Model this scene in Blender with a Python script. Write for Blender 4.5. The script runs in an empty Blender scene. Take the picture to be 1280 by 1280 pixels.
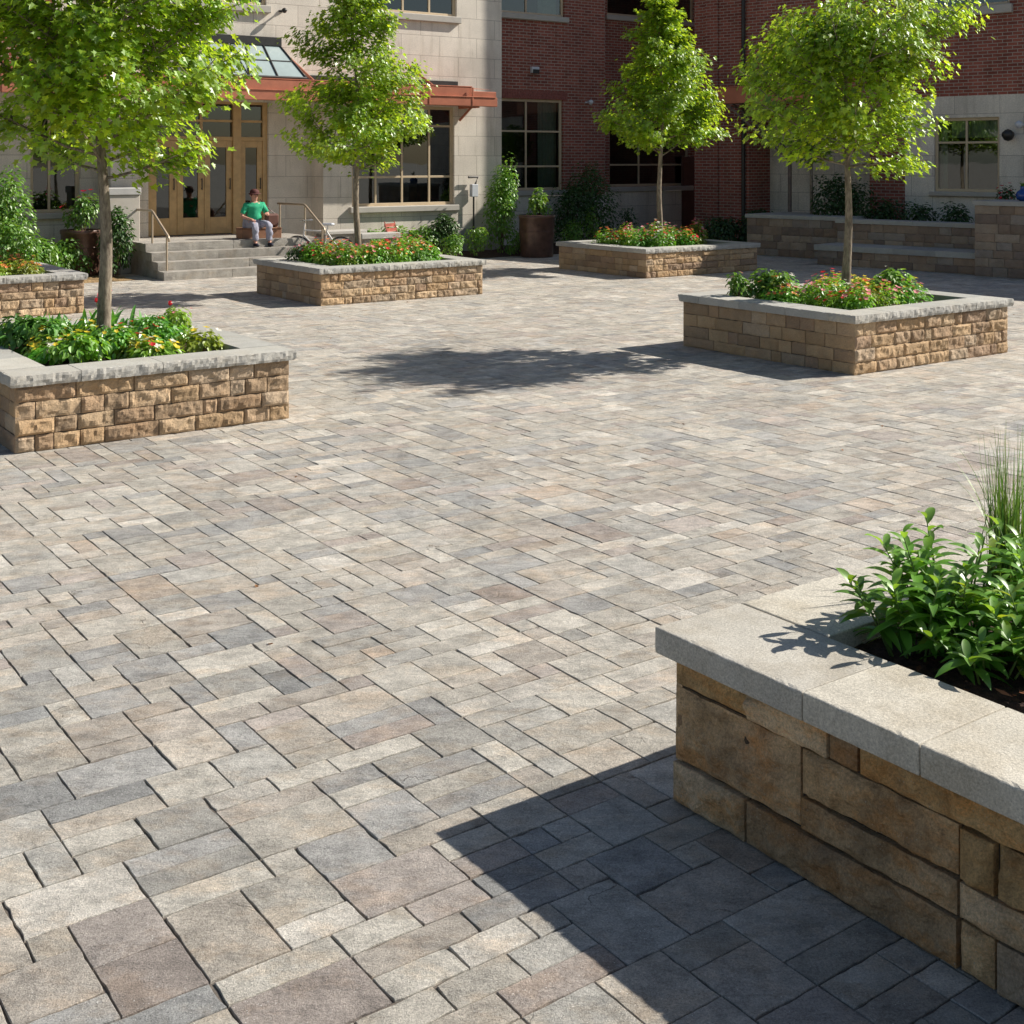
import bpy, bmesh, math, random
from mathutils import Vector, Matrix, noise
random.seed(7)
PI = math.pi
sc = bpy.context.scene
col = sc.collection
F, HZ, CH = 1580.0, 200.0, 2.25          # focal length in photo pixels, horizon row, eye height

# ------------------------------------------------------------------ frames
class Frame:
    def __init__(s, x, y, ang):
        s.o = Vector((x, y)); s.ang = ang
        s.a = Vector((math.cos(ang), math.sin(ang))); s.b = Vector((-math.sin(ang), math.cos(ang)))
    def P(s, u, v, z=0.0):
        q = s.o + s.a*u + s.b*v
        return Vector((q.x, q.y, z))
    def u(s, v, px):
        q = s.o + s.b*v; r = (px-640)/F
        return (r*q.y - q.x)/(s.a.x - r*s.a.y)
    def z(s, v, px, py):
        return CH - (py-HZ)*s.P(s.u(v, px), v).y/F
ANG = math.atan2(.582, .813)
S = Frame(-6.47, 23.5, ANG)              # entrance building frame
R = Frame(5.6, 30.1, math.atan2(-.698, .716))   # right-hand building frame
def ground(px, py, z=0.0):
    Y = F*(CH-z)/(py-HZ)
    return Vector(((px-640)/F*Y, Y, z))

# ------------------------------------------------------------------ object helpers
def tag(o, label=None, cat=None, group=None, kind=None):
    if label: o['label'] = label
    if cat: o['category'] = cat
    if group: o['group'] = group
    if kind: o['kind'] = kind
    return o
def empty(name, loc=(0, 0, 0), rz=0.0, label=None, cat=None, group=None):
    o = bpy.data.objects.new(name, None); col.objects.link(o)
    o.location = loc; o.rotation_euler = (0, 0, rz); o.empty_display_size = .2
    return tag(o, label, cat, group)

class MB:
    def __init__(s): s.v = []; s.f = []; s.c = []; s.m = []; s.cc = (1, 1, 1); s.mi = 0
    def vert(s, p): s.v.append((p[0], p[1], p[2])); return len(s.v)-1
    def face(s, idx): s.f.append(tuple(idx)); s.c.append(s.cc); s.m.append(s.mi)
    def poly(s, pts): s.face([s.vert(p) for p in pts])
    def box(s, x0, x1, y0, y1, z0, z1, ch=0.0):
        if ch > 0:
            return s.cbox(x0, x1, y0, y1, z0, z1, ch)
        b = len(s.v)
        for z in (z0, z1):
            for (x, y) in ((x0, y0), (x1, y0), (x1, y1), (x0, y1)): s.v.append((x, y, z))
        for q in ((0, 3, 2, 1), (4, 5, 6, 7), (0, 1, 5, 4), (1, 2, 6, 5), (2, 3, 7, 6), (3, 0, 4, 7)):
            s.face([b+i for i in q])
    def cbox(s, x0, x1, y0, y1, z0, z1, c):
        bm = bmesh.new(); bmesh.ops.create_cube(bm, size=1)
        for v in bm.verts:
            v.co = Vector((x0+(v.co.x+.5)*(x1-x0), y0+(v.co.y+.5)*(y1-y0), z0+(v.co.z+.5)*(z1-z0)))
        c = min(c, abs(x1-x0)*.4, abs(y1-y0)*.4, abs(z1-z0)*.4)
        bmesh.ops.bevel(bm, geom=bm.edges[:], offset=c, segments=1, affect='EDGES')
        s.add_bm(bm); bm.free()
    def add_bm(s, bm):
        b = len(s.v); bm.verts.index_update()
        for v in bm.verts: s.v.append(tuple(v.co))
        for f in bm.faces: s.face([b+v.index for v in f.verts])
    def tube(s, pts, rads, n=8, cap=True):
        pts = [Vector(p) for p in pts]
        if not hasattr(rads, '__len__'): rads = [rads]*len(pts)
        rings = []
        ov = (pts[-1]-pts[0]); ov = ov.normalized() if ov.length > 1e-6 else Vector((1, 0, 0))
        up = Vector((1, 0, 0)) if abs(ov.z) > .75 else Vector((0, 0, 1))
        for i, p in enumerate(pts):
            d = (pts[min(i+1, len(pts)-1)] - pts[max(i-1, 0)]).normalized()
            x = d.cross(up)
            if x.length < .05: x = d.cross(Vector((.3, 1, .2)))
            x.normalize(); y = d.cross(x).normalized()
            rings.append([s.vert(p + (x*math.cos(2*PI*k/n) + y*math.sin(2*PI*k/n))*rads[i]) for k in range(n)])
        for i in range(len(rings)-1):
            A, B = rings[i], rings[i+1]
            for k in range(n):
                s.face((A[k], A[(k+1) % n], B[(k+1) % n], B[k]))
        if cap:
            s.face(rings[0][::-1]); s.face(rings[-1])
    def lathe(s, prof, n=32, cx=0, cy=0):
        rings = [[s.vert((cx+r*math.cos(2*PI*k/n), cy+r*math.sin(2*PI*k/n), z)) for k in range(n)] for r, z in prof]
        for A, B in zip(rings, rings[1:]):
            for k in range(n): s.face((A[k], A[(k+1) % n], B[(k+1) % n], B[k]))
    def build(s, name, mats, parent=None, smooth=False, loc=None, rz=None):
        me = bpy.data.meshes.new(name)
        me.from_pydata(s.v, [], s.f)
        if not isinstance(mats, (list, tuple)): mats = [mats]
        for m in mats: me.materials.append(m)
        me.polygons.foreach_set('material_index', s.m)
        if smooth: me.polygons.foreach_set('use_smooth', [True]*len(s.f))
        at = me.color_attributes.new('col', 'FLOAT_COLOR', 'CORNER')
        buf = []
        for f, c in zip(s.f, s.c): buf.extend((c[0], c[1], c[2], 1.0)*len(f))
        at.data.foreach_set('color', buf)
        me.update()
        o = bpy.data.objects.new(name, me); col.objects.link(o)
        if parent: o.parent = parent
        if loc is not None: o.location = loc
        if rz is not None: o.rotation_euler = (0, 0, rz)
        return o

# ------------------------------------------------------------------ materials
class Mat:
    def __init__(s, name):
        s.m = bpy.data.materials.new(name); s.m.use_nodes = True
        s.t = s.m.node_tree; s.t.nodes.clear(); s.out = s.n('ShaderNodeOutputMaterial')
    def n(s, t, **k):
        n = s.t.nodes.new(t)
        for a, b in k.items():
            if a.startswith('i_'): n.inputs[a[2:].replace('_', ' ')].default_value = b
            else: setattr(n, a, b)
        return n
    def l(s, a, b): s.t.links.new(a, b)
    def coords(s, out='Object', scale=(1, 1, 1)):
        tc = s.n('ShaderNodeTexCoord'); mp = s.n('ShaderNodeMapping'); mp.inputs['Scale'].default_value = scale
        s.l(tc.outputs[out], mp.inputs['Vector']); return mp.outputs[0]
    def shifted(s, scale=(1, 1, 1), k=41.0):
        c = s.coords('Object', scale); a = s.attr(); m = s.n('ShaderNodeVectorMath', operation='MULTIPLY_ADD')
        s.l(a, m.inputs[0]); m.inputs[1].default_value = (k, k*1.3, k*.7); s.l(c, m.inputs[2]); return m.outputs[0]
    def noise(s, vec, scale, detail=4, rough=.55):
        n = s.n('ShaderNodeTexNoise'); n.inputs['Scale'].default_value = scale
        n.inputs['Detail'].default_value = detail; n.inputs['Roughness'].default_value = rough
        s.l(vec, n.inputs['Vector']); return n.outputs['Fac']
    def ramp(s, fac, stops):
        r = s.n('ShaderNodeValToRGB'); e = r.color_ramp.elements
        while len(e) < len(stops): e.new(.5)
        for q, (p, c) in zip(e, stops):
            q.position = p; q.color = (c if hasattr(c, '__len__') else (c, c, c))[:3] + (1,) if hasattr(c, '__len__') else (c, c, c, 1)
        s.l(fac, r.inputs[0]); return r.outputs[0]
    def mix(s, a, b, fac=.5, mode='MIX'):
        m = s.n('ShaderNodeMix', data_type='RGBA', blend_type=mode)
        for sock, v in ((m.inputs[6], a), (m.inputs[7], b)):
            if hasattr(v, 'links') or hasattr(v, 'is_output'): s.l(v, sock)
            else: sock.default_value = tuple(v)[:3] + (1,)
        if hasattr(fac, 'is_output'): s.l(fac, m.inputs[0])
        else: m.inputs[0].default_value = fac
        return m.outputs[2]
    def bump(s, h, strength=.3, dist=.01, prev=None):
        b = s.n('ShaderNodeBump'); b.inputs['Strength'].default_value = strength; b.inputs['Distance'].default_value = dist
        s.l(h, b.inputs['Height'])
        if prev: s.l(prev, b.inputs['Normal'])
        return b.outputs[0]
    def bsdf(s, color, rough=.8, normal=None, metal=0.0, spec=.5):
        p = s.n('ShaderNodeBsdfPrincipled')
        if hasattr(color, 'is_output'): s.l(color, p.inputs['Base Color'])
        else: p.inputs['Base Color'].default_value = tuple(color)[:3] + (1,)
        if hasattr(rough, 'is_output'): s.l(rough, p.inputs['Roughness'])
        else: p.inputs['Roughness'].default_value = rough
        p.inputs['Metallic'].default_value = metal; p.inputs['Specular IOR Level'].default_value = spec
        if normal: s.l(normal, p.inputs['Normal'])
        s.l(p.outputs[0], s.out.inputs[0]); return s.m
    def attr(s):
        a = s.n('ShaderNodeAttribute', attribute_name='col'); return a.outputs['Color']

def stone_mat(name, scale=1.0, vein=.35, speck=.25, bstr=.5, rough=.85, streak=None, bdist=.006, stain=0.25):
    m = Mat(name); c = m.shifted(); base = m.attr()
    n1 = m.ramp(m.noise(c, 5*scale, 6, .6), [(.25, .62), (.5, .95), (.75, 1.25)])
    x = m.mix(base, n1, vein, 'MULTIPLY') if False else m.mix(base, m.mix(base, n1, 1.0, 'MULTIPLY'), vein)
    fine = m.ramp(m.noise(c, 130*scale, 3, .7), [(.3, .55), (.5, 1.0), (.7, 1.35)])
    x = m.mix(x, m.mix(x, fine, 1.0, 'MULTIPLY'), speck)
    rust = m.noise(m.coords('Object', (1.3, 1.3, 2.2)), 2.7*scale, 5, .65)
    x = m.mix(x, m.mix(x, (1.0, .78, .55), 1.0, 'MULTIPLY'), m.ramp(rust, [(.5, 0.0), (.68, stain)]))
    if streak:
        st = m.noise(m.coords('Object', streak), 6, 5, .65)
        x = m.mix(x, m.mix(x, (.62, .64, .66), 1.0, 'MULTIPLY'), m.ramp(st, [(.48, 0.0), (.66, .6)]))
    h1 = m.noise(c, 45*scale, 6, .65); h2 = m.noise(c, 220*scale, 3, .6)
    nn = m.bump(h1, bstr, bdist); nn = m.bump(h2, bstr*.6, bdist*.35, nn)
    return m.bsdf(x, rough, nn, spec=.3)

def mat_paver():
    m = Mat('paver stone'); c = m.shifted(); base = m.attr()
    def mul(x, col_, fac): return m.mix(x, m.mix(x, col_, 1.0, 'MULTIPLY'), fac)
    n1 = m.ramp(m.noise(c, 7.5, 8, .72), [(.30, .50), (.5, .98), (.70, 1.38)])
    x = mul(base, n1, .75)
    blot = m.noise(m.shifted((1, 1.6, 1)), 4.2, 5, .65)
    x = mul(x, (1.05, .94, .83), m.ramp(blot, [(.50, 0.0), (.62, .6)]))
    vein = m.noise(m.shifted((2.0, 6.0, 1)), 3.1, 8, .75)
    x = mul(x, (.66, .67, .68), m.ramp(vein, [(.50, 0.0), (.57, .6), (.64, .1)]))
    fine = m.ramp(m.noise(c, 150, 3, .8), [(.34, .50), (.5, 1.0), (.64, 1.40)])
    x = mul(x, fine, .62)
    grit = m.ramp(m.noise(c, 420, 1, .5), [(.36, .55), (.5, 1.0), (.62, 1.3)]); x = mul(x, grit, .35)
    vo = m.n('ShaderNodeTexVoronoi', feature='F1'); vo.inputs['Scale'].default_value = 62; m.l(c, vo.inputs['Vector'])
    sp = m.ramp(vo.outputs['Distance'], [(.07, 1.0), (.13, 0.0)]); sel = m.ramp(m.noise(c, 7, 3, .6), [(.44, 0.0), (.56, .9)])
    x = m.mix(x, (.88, .86, .82), m.mix(sp, sel, 1.0, 'MULTIPLY'))
    # hairline cracks and cleft edges
    wn = m.n('ShaderNodeTexNoise'); wn.inputs['Scale'].default_value = 5; wn.inputs['Detail'].default_value = 4; m.l(c, wn.inputs['Vector'])
    wv = m.mix(c, wn.outputs['Color'], .22, 'LINEAR_LIGHT'); v2 = m.n('ShaderNodeTexVoronoi', feature='DISTANCE_TO_EDGE'); v2.inputs['Scale'].default_value = 2.6; m.l(wv, v2.inputs['Vector'])
    ck = m.ramp(v2.outputs['Distance'], [(.0035, 1.0), (.010, 0.0)]); ks = m.ramp(m.noise(c, 1.9, 3, .6), [(.61, 0.0), (.67, 1.0)])
    crack = m.mix(ck, ks, 1.0, 'MULTIPLY'); x = mul(x, (.50, .48, .45), crack)
    big = m.ramp(m.noise(m.coords(), .55, 5, .6), [(.3, .86), (.7, 1.07)]); x = m.mix(x, big, 1.0, 'MULTIPLY')
    cleft = m.ramp(m.noise(m.shifted((1, 1.8, 1)), 9, 8, .62), [(.42, 0.0), (.445, .45), (.52, .5), (.54, 1.0)])
    nn = m.bump(cleft, .55, .004); nn = m.bump(m.noise(c, 30, 8, .75), .9, .010, nn); nn = m.bump(m.noise(c, 240, 3, .7), .7, .003, nn)
    inv = m.n('ShaderNodeMath', operation='SUBTRACT'); inv.inputs[0].default_value = 1.0; m.l(crack, inv.inputs[1]); nn = m.bump(inv.outputs[0], .8, .004, nn)
    return m.bsdf(x, m.ramp(m.noise(c, 14, 4, .5), [(.3, .60), (.7, .85)]), nn, spec=.35)

def mat_sand(name='weathered sandstone block', cop=False):
    m = Mat(name); c = m.shifted(); base = m.attr()
    def mul(x, col_, fac): return m.mix(x, m.mix(x, col_, 1.0, 'MULTIPLY'), fac)
    x = mul(base, m.ramp(m.noise(c, 4.5, 8, .7), [(.30, .48 if not cop else .78), (.5, 1.0), (.70, 1.45 if not cop else 1.16)]), .8)
    if not cop:
        x = mul(x, (1.08, .80, .52), m.ramp(m.noise(m.shifted((1, 1, 2.4)), 3.4, 6, .7), [(.47, 0.0), (.60, .75)]))
        x = mul(x, (.72, .70, .74), m.ramp(m.noise(m.shifted((1.4, 1.4, 1)), 2.6, 6, .7), [(.50, 0.0), (.62, .6)]))
        x = mul(x, (.45, .38, .32), m.ramp(m.noise(m.shifted((1, 1, 3.5)), 7, 7, .75), [(.56, 0.0), (.66, .6)]))
    else:
        x = mul(x, (.80, .76, .70), m.ramp(m.noise(c, 2.2, 7, .72), [(.47, 0.0), (.62, .7)]))
        x = mul(x, (.60, .58, .54), m.ramp(m.noise(c, 11, 6, .75), [(.60, 0.0), (.70, .5)]))
    x = mul(x, m.ramp(m.noise(c, 120, 4, .8), [(.34, .5), (.5, 1.0), (.66, 1.5)]), .6)
    vo = m.n('ShaderNodeTexVoronoi', feature='F1'); vo.inputs['Scale'].default_value = 75; m.l(c, vo.inputs['Vector'])
    sp = m.ramp(vo.outputs['Distance'], [(.09, 1.0), (.16, 0.0)]); sel = m.ramp(m.noise(c, 6, 4, .7), [(.47, 0.0), (.58, .8)])
    x = m.mix(x, (.62, .55, .44) if not cop else (.25, .24, .22), m.mix(sp, sel, 1.0, 'MULTIPLY'))
    nn = m.bump(m.noise(c, 11, 8, .7), 1.0 if not cop else .3, .030 if not cop else .006)
    nn = m.bump(m.noise(c, 48, 7, .75), .9 if not cop else .6, .012 if not cop else .005, nn); nn = m.bump(m.noise(c, 230, 3, .7), .6, .003, nn)
    return m.bsdf(x, .85, nn, spec=.3)

def mat_brickwall(name, c1, c2, mortar, bw, bh, ms, bump=.5, off=.5, sq=1.0):
    m = Mat(name)
    tc = m.n('ShaderNodeTexCoord'); sp = m.n('ShaderNodeSeparateXYZ'); m.l(tc.outputs['Object'], sp.inputs[0])
    ad = m.n('ShaderNodeMath', operation='ADD'); m.l(sp.outputs[0], ad.inputs[0]); m.l(sp.outputs[1], ad.inputs[1])
    cb = m.n('ShaderNodeCombineXYZ'); m.l(ad.outputs[0], cb.inputs[0]); m.l(sp.outputs[2], cb.inputs[1])
    b = m.n('ShaderNodeTexBrick'); b.offset = off; b.squash = sq
    b.inputs['Scale'].default_value = 1.0; b.inputs['Brick Width'].default_value = bw; b.inputs['Row Height'].default_value = bh
    b.inputs['Mortar Size'].default_value = ms; b.inputs['Mortar Smooth'].default_value = .15; b.inputs['Bias'].default_value = -.1
    b.inputs['Color1'].default_value = c1 + (1,); b.inputs['Color2'].default_value = c2 + (1,); b.inputs['Mortar'].default_value = mortar + (1,)
    m.l(cb.outputs[0], b.inputs['Vector'])
    c = tc.outputs['Object']
    n1 = m.ramp(m.noise(c, 1.1, 5, .6), [(.3, .82), (.7, 1.12)]); n2 = m.ramp(m.noise(c, 60, 3, .6), [(.3, .75), (.7, 1.2)])
    x = m.mix(b.outputs['Color'], n1, 1.0, 'MULTIPLY'); x = m.mix(x, n2, 1.0, 'MULTIPLY')
    st = m.noise(m.coords('Object', (3, 3, .35)), 2.2, 5, .6)
    x = m.mix(x, m.mix(x, (.72, .70, .66), 1.0, 'MULTIPLY'), m.ramp(st, [(.5, 0.0), (.72, .6)]))
    inv = m.n('ShaderNodeMath', operation='SUBTRACT'); inv.inputs[0].default_value = 1.0; m.l(b.outputs['Fac'], inv.inputs[1])
    nn = m.bump(inv.outputs[0], bump, .012); nn = m.bump(m.noise(c, 90, 4, .6), .25, .004, nn)
    return m.bsdf(x, .85, nn, spec=.25)

def mat_leaf(name, base, trans, gloss=.10, tw=.45, rough=.35, spread=.35):
    m = Mat(name); a = m.attr()
    d = m.n('ShaderNodeBsdfDiffuse'); t = m.n('ShaderNodeBsdfTranslucent'); g = m.n('ShaderNodeBsdfGlossy')
    g.inputs['Roughness'].default_value = rough; g.inputs['Color'].default_value = (.9, .95, .85, 1)
    m.l(m.mix(base, a, 1.0, 'MULTIPLY'), d.inputs[0]); m.l(m.mix(trans, a, 1.0, 'MULTIPLY'), t.inputs[0])
    x = m.n('ShaderNodeMixShader'); x.inputs[0].default_value = tw; m.l(d.outputs[0], x.inputs[1]); m.l(t.outputs[0], x.inputs[2])
    y = m.n('ShaderNodeMixShader'); y.inputs[0].default_value = gloss; m.l(x.outputs[0], y.inputs[1]); m.l(g.outputs[0], y.inputs[2])
    m.l(y.outputs[0], m.out.inputs[0]); return m.m

def simple(name, c, rough=.6, metal=0.0, nscale=12, var=.2, bstr=.15, bdist=.003, spec=.5):
    m = Mat(name); co = m.coords()
    v = m.ramp(m.noise(co, nscale, 5, .6), [(.3, 1-var), (.7, 1+var)])
    nn = m.bump(m.noise(co, nscale*5, 4, .6), bstr, bdist)
    return m.bsdf(m.mix(c, v, 1.0, 'MULTIPLY'), rough, nn, metal, spec)

def mat_bark(name, c1, c2):
    m = Mat(name); c = m.coords('Object', (1, 1, .3))
    n = m.noise(c, 38, 6, .7); x = m.ramp(n, [(.35, c2), (.6, c1)])
    pt = m.ramp(m.noise(m.coords('Object', (1, 1, .5)), 9, 3, .5), [(.4, .8), (.65, 1.25)])
    x = m.mix(x, pt, 1.0, 'MULTIPLY')
    return m.bsdf(x, .9, m.bump(n, .7, .006), spec=.2)

def mat_glass():
    m = Mat('window glass')
    t = m.n('ShaderNodeBsdfTransparent'); t.inputs[0].default_value = (.50, .56, .52, 1)
    g = m.n('ShaderNodeBsdfGlossy'); g.inputs['Roughness'].default_value = .015; g.inputs['Color'].default_value = (.9, .95, .95, 1)
    fr = m.n('ShaderNodeFresnel'); fr.inputs['IOR'].default_value = 2.0
    nn = m.bump(m.noise(m.coords(), 1.3, 2, .4), .05, .02); m.l(nn, g.inputs['Normal'])
    x = m.n('ShaderNodeMixShader'); m.l(fr.outputs[0], x.inputs[0]); m.l(t.outputs[0], x.inputs[1]); m.l(g.outputs[0], x.inputs[2])
    m.l(x.outputs[0], m.out.inputs[0]); return m.m

M = {}
M['paver'] = mat_paver()
M['joint'] = simple('joint sand', (.13, .11, .09), .95, nscale=60, var=.4, bstr=.5)
M['ground'] = simple('outer paving', (.33, .30, .26), .9, nscale=3, var=.15)
M['wallstone'] = stone_mat('split face wall stone', 1.0, .55, .5, .9, .9, bdist=.016)
M['fgstone'] = mat_sand()
M['fgcoping'] = mat_sand('grey cast coping', True)
M['coping'] = stone_mat('grey coping stone', 1.0, .35, .45, .6, .85, bdist=.007, stain=.15)
M['cast'] = stone_mat('cast stone trim', 1.0, .25, .2, .2, .8, bdist=.003, stain=.1)
M['ashlar'] = mat_brickwall('limestone ashlar', (.76, .69, .59), (.68, .615, .525), (.40, .35, .30), 1.05, .47, .006, .35)
M['brick'] = mat_brickwall('red brick', (.37, .115, .080), (.22, .068, .050), (.42, .34, .28), .225, .077, .009, .6)
M['steps'] = stone_mat('step stone', 1.0, .9, .6, .9, .85, bdist=.012)
M['frame'] = simple('tan window frame', (.56, .44, .29), .45, nscale=5, var=.08, bstr=.05)
M['door'] = simple('golden door wood', (.54, .35, .155), .42, nscale=6, var=.16, bstr=.08)
M['glass'] = mat_glass()
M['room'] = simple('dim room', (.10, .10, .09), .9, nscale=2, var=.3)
M['curtain'] = simple('curtain cloth', (.50, .56, .50), .9, nscale=8, var=.1)
M['rust'] = simple('copper red sheet metal', (.47, .17, .10), .42, .25, nscale=4, var=.12, bstr=.06)
M['darkmetal'] = simple('dark metal', (.05, .048, .045), .45, .5, nscale=8, var=.2)
M['skyglass'] = simple('grey canopy glass', (.36, .43, .42), .10, 0.0, nscale=2, var=.12, bstr=.02, spec=.9)
M['rail'] = simple('tan handrail metal', (.50, .40, .29), .4, .35, nscale=10, var=.1)
M['pot'] = simple('brown glazed pot', (.115, .06, .042), .33, .15, nscale=7, var=.4, bstr=.15)
M['mulch'] = simple('bark mulch', (.085, .042, .028), .95, nscale=28, var=.75, bstr=1.0, bdist=.03)
M['drymulch'] = simple('dry straw mulch', (.40, .26, .12), .95, nscale=22, var=.5, bstr=1.0, bdist=.03)
M['bark'] = mat_bark('young maple bark', (.30, .25, .19), (.13, .10, .075))
M['stem'] = simple('green stem', (.10, .17, .035), .6, nscale=20)
M['twig'] = simple('brown twig', (.14, .09, .055), .8, nscale=20)
M['leaf_tree'] = mat_leaf('maple leaf', (.165, .30, .026), (.56, .80, .04), .07, .46, .42)
M['leaf_shrub'] = mat_leaf('shrub leaf', (.11, .225, .035), (.26, .50, .045), .06, .32, .42)
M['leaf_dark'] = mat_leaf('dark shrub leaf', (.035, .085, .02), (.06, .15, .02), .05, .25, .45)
M['leaf_fg'] = mat_leaf('glossy perennial leaf', (.10, .27, .035), (.30, .62, .04), .09, .36, .40)
M['leaf_grass'] = mat_leaf('grass blade', (.09, .20, .04), (.18, .36, .05), .05, .3, .4)
M['petal'] = mat_leaf('flower petal', (1, 1, 1), (.9, .9, .9), .03, .3, .5)
M['dry'] = mat_leaf('fallen dry leaf', (.34, .17, .10), (.3, .15, .08), .03, .2, .6)
M['whitegrey'] = simple('white grey plastic', (.60, .62, .66), .45, nscale=10, var=.06)
M['skin'] = simple('skin', (.55, .28, .20), .55, nscale=20, var=.06)
M['green'] = simple('green cloth', (.02, .38, .19), .8, nscale=30, var=.15, bstr=.4)
M['grey'] = simple('grey cloth', (.33, .33, .40), .85, nscale=30, var=.15, bstr=.4)
M['navy'] = simple('dark shoe leather', (.015, .015, .03), .5, nscale=30)
M['brownbag'] = simple('brown leather', (.12, .05, .035), .5, nscale=20)
M['hatred'] = simple('dark red felt', (.09, .022, .018), .8, nscale=20)
M['crate'] = simple('brown crate board', (.30, .15, .085), .7, nscale=8, var=.25)
M['rubber'] = simple('black rubber', (.02, .02, .02), .7)
M['chrome'] = simple('bicycle metal', (.6, .6, .6), .25, .9)
M['blue'] = simple('blue glazed ceramic', (.01, .06, .28), .12, nscale=5, var=.3, spec=.8)
M['redwood'] = simple('red stained boards', (.36, .09, .06), .6, nscale=9, var=.25)
M['brownpanel'] = simple('brown door paint', (.09, .035, .025), .5, nscale=4, var=.2)

# ------------------------------------------------------------------ ground and paving
g = MB(); g.box(-900, 900, -300, 1500, -.6, -.040); tag(g.build('ground', M['ground']), kind='structure')
def lerp(a, b, t): return a+(b-a)*t
PAL = [((.52, .485, .42), 22), ((.58, .545, .475), 18), ((.455, .44, .40), 20), ((.49, .44, .38), 15), ((.545, .49, .415), 9),
       ((.39, .385, .37), 12), ((.46, .405, .365), 8), ((.315, .32, .315), 5), ((.65, .61, .54), 9), ((.51, .42, .335), 3), ((.38, .325, .29), 3)]
PP = [c for c, w in PAL for _ in range(w)]
def paving():
    rnd = random.Random(11); mod = .122
    def inside(P):
        return 2.3 < P.y < 33.5 and abs(P.x) < .43*P.y+2.6
    G = Frame(0, 0, ANG)
    n0, n1, m0, m1 = -170, 320, -75, 410
    used = set(); mb = MB()
    sizes = [((2, 1), 34), ((2, 2), 14), ((3, 2), 9), ((3, 1), 15), ((1, 1), 7), ((1, 2), 7), ((2, 3), 3), ((4, 2), 1)]
    SZ = [s for s, w in sizes for _ in range(w)]
    gap = .0014
    for j in range(m0, m1):
        for i in range(n0, n1):
            if (i, j) in used: continue
            c = G.P((i+.5)*mod, (j+.5)*mod)
            if not inside(c): continue
            for _ in range(7):
                w, h = rnd.choice(SZ)
                if all((i+a, j+b) not in used for a in range(w) for b in range(h)): break
            else: w = h = 1
            for a in range(w):
                for b in range(h): used.add((i+a, j+b))
            cc = Vector(rnd.choice(PP)); k = rnd.uniform(.86, 1.12)
            cen = G.P((i+w/2)*mod, (j+h/2)*mod)
            far = min(1.0, max(0.0, (cen.y-5)/12))
            mean = Vector((.535, .49, .42)); cc = cc.lerp(mean, .15+.28*far)*k
            mb.cc = tuple(cc)
            x0, x1 = i*mod+gap, (i+w)*mod-gap; y0, y1 = j*mod+gap, (j+h)*mod-gap
            if rnd.random() < .30: x0 += rnd.uniform(.0005, .0025)
            if rnd.random() < .18: y0 += rnd.uniform(.001, .003)
            tz = rnd.uniform(-.0015, .0015); ta, tb = rnd.gauss(0, .0035), rnd.gauss(0, .0035)
            near = cen.y < 11
            def top(u, v, dz=0): return G.P(u, v, tz+ta*(u-(x0+x1)/2)+tb*(v-(y0+y1)/2)+dz)
            if near:
                seg = .03 if cen.y < 7 else .06
                loop = []
                nu = max(2, int((x1-x0)/seg)); nv = max(2, int((y1-y0)/seg))
                for q in range(nu): loop.append((lerp(x0, x1, q/nu), y0))
                for q in range(nv): loop.append((x1, lerp(y0, y1, q/nv)))
                for q in range(nu): loop.append((lerp(x1, x0, q/nu), y1))
                for q in range(nv): loop.append((x0, lerp(y1, y0, q/nv)))
                cu, cv = (x0+x1)/2, (y0+y1)/2
                seed = rnd.uniform(0, 99)
                outer, inner, low = [], [], []
                for (a, b) in loop:
                    nz = noise.noise(Vector((a*14+seed, b*14, seed)))*.0085 + noise.noise(Vector((a*45, b*45, seed)))*.0045
                    chip = max(0, noise.noise(Vector((a*7, b*7, seed*3)))-.42)*.02
                    din = max(-.0010, nz)+chip
                    du, dv = cu-a, cv-b
                    lx, ly = (1 if abs(abs(du)-(x1-x0)/2) < 1e-6 else 0), (1 if abs(abs(dv)-(y1-y0)/2) < 1e-6 else 0)
                    a2 = a+math.copysign(din, du)*lx; b2 = b+math.copysign(din, dv)*ly
                    outer.append(top(a2, b2, -.0022)); low.append(top(a2, b2, -.030))
                    k2 = .0018; inner.append(top(a2+math.copysign(k2, du)*(lx or min(1, abs(du)/.1)*.4), b2+math.copysign(k2, dv)*(ly or min(1, abs(dv)/.1)*.4), 0))
                I = [mb.vert(p) for p in inner]; O = [mb.vert(p) for p in outer]; L = [mb.vert(p) for p in low]
                mb.face(I); N = len(I)
                for q in range(N):
                    r = (q+1) % N
                    mb.face((O[q], O[r], I[r], I[q])); mb.face((L[q], L[r], O[r], O[q]))
            else:
                jt = lambda: rnd.uniform(-.002, .002)
                pts = [(x0+jt(), y0+jt()), (x1+jt(), y0+jt()), (x1+jt(), y1+jt()), (x0+jt(), y1+jt())]
                T = [mb.vert(top(a, b)) for a, b in pts]; L = [mb.vert(top(a, b, -.030)) for a, b in pts]
                mb.face(T)
                for q in range(4):
                    r = (q+1) % 4; mb.face((L[q], L[r], T[r], T[q]))
    o = mb.build('paving', M['paver']); tag(o, kind='structure')
    b = MB(); b.box(-22, 22, 0, 40, -.034, -.0068); tag(b.build('paving_bed', M['joint']), kind='structure')
paving()

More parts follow.
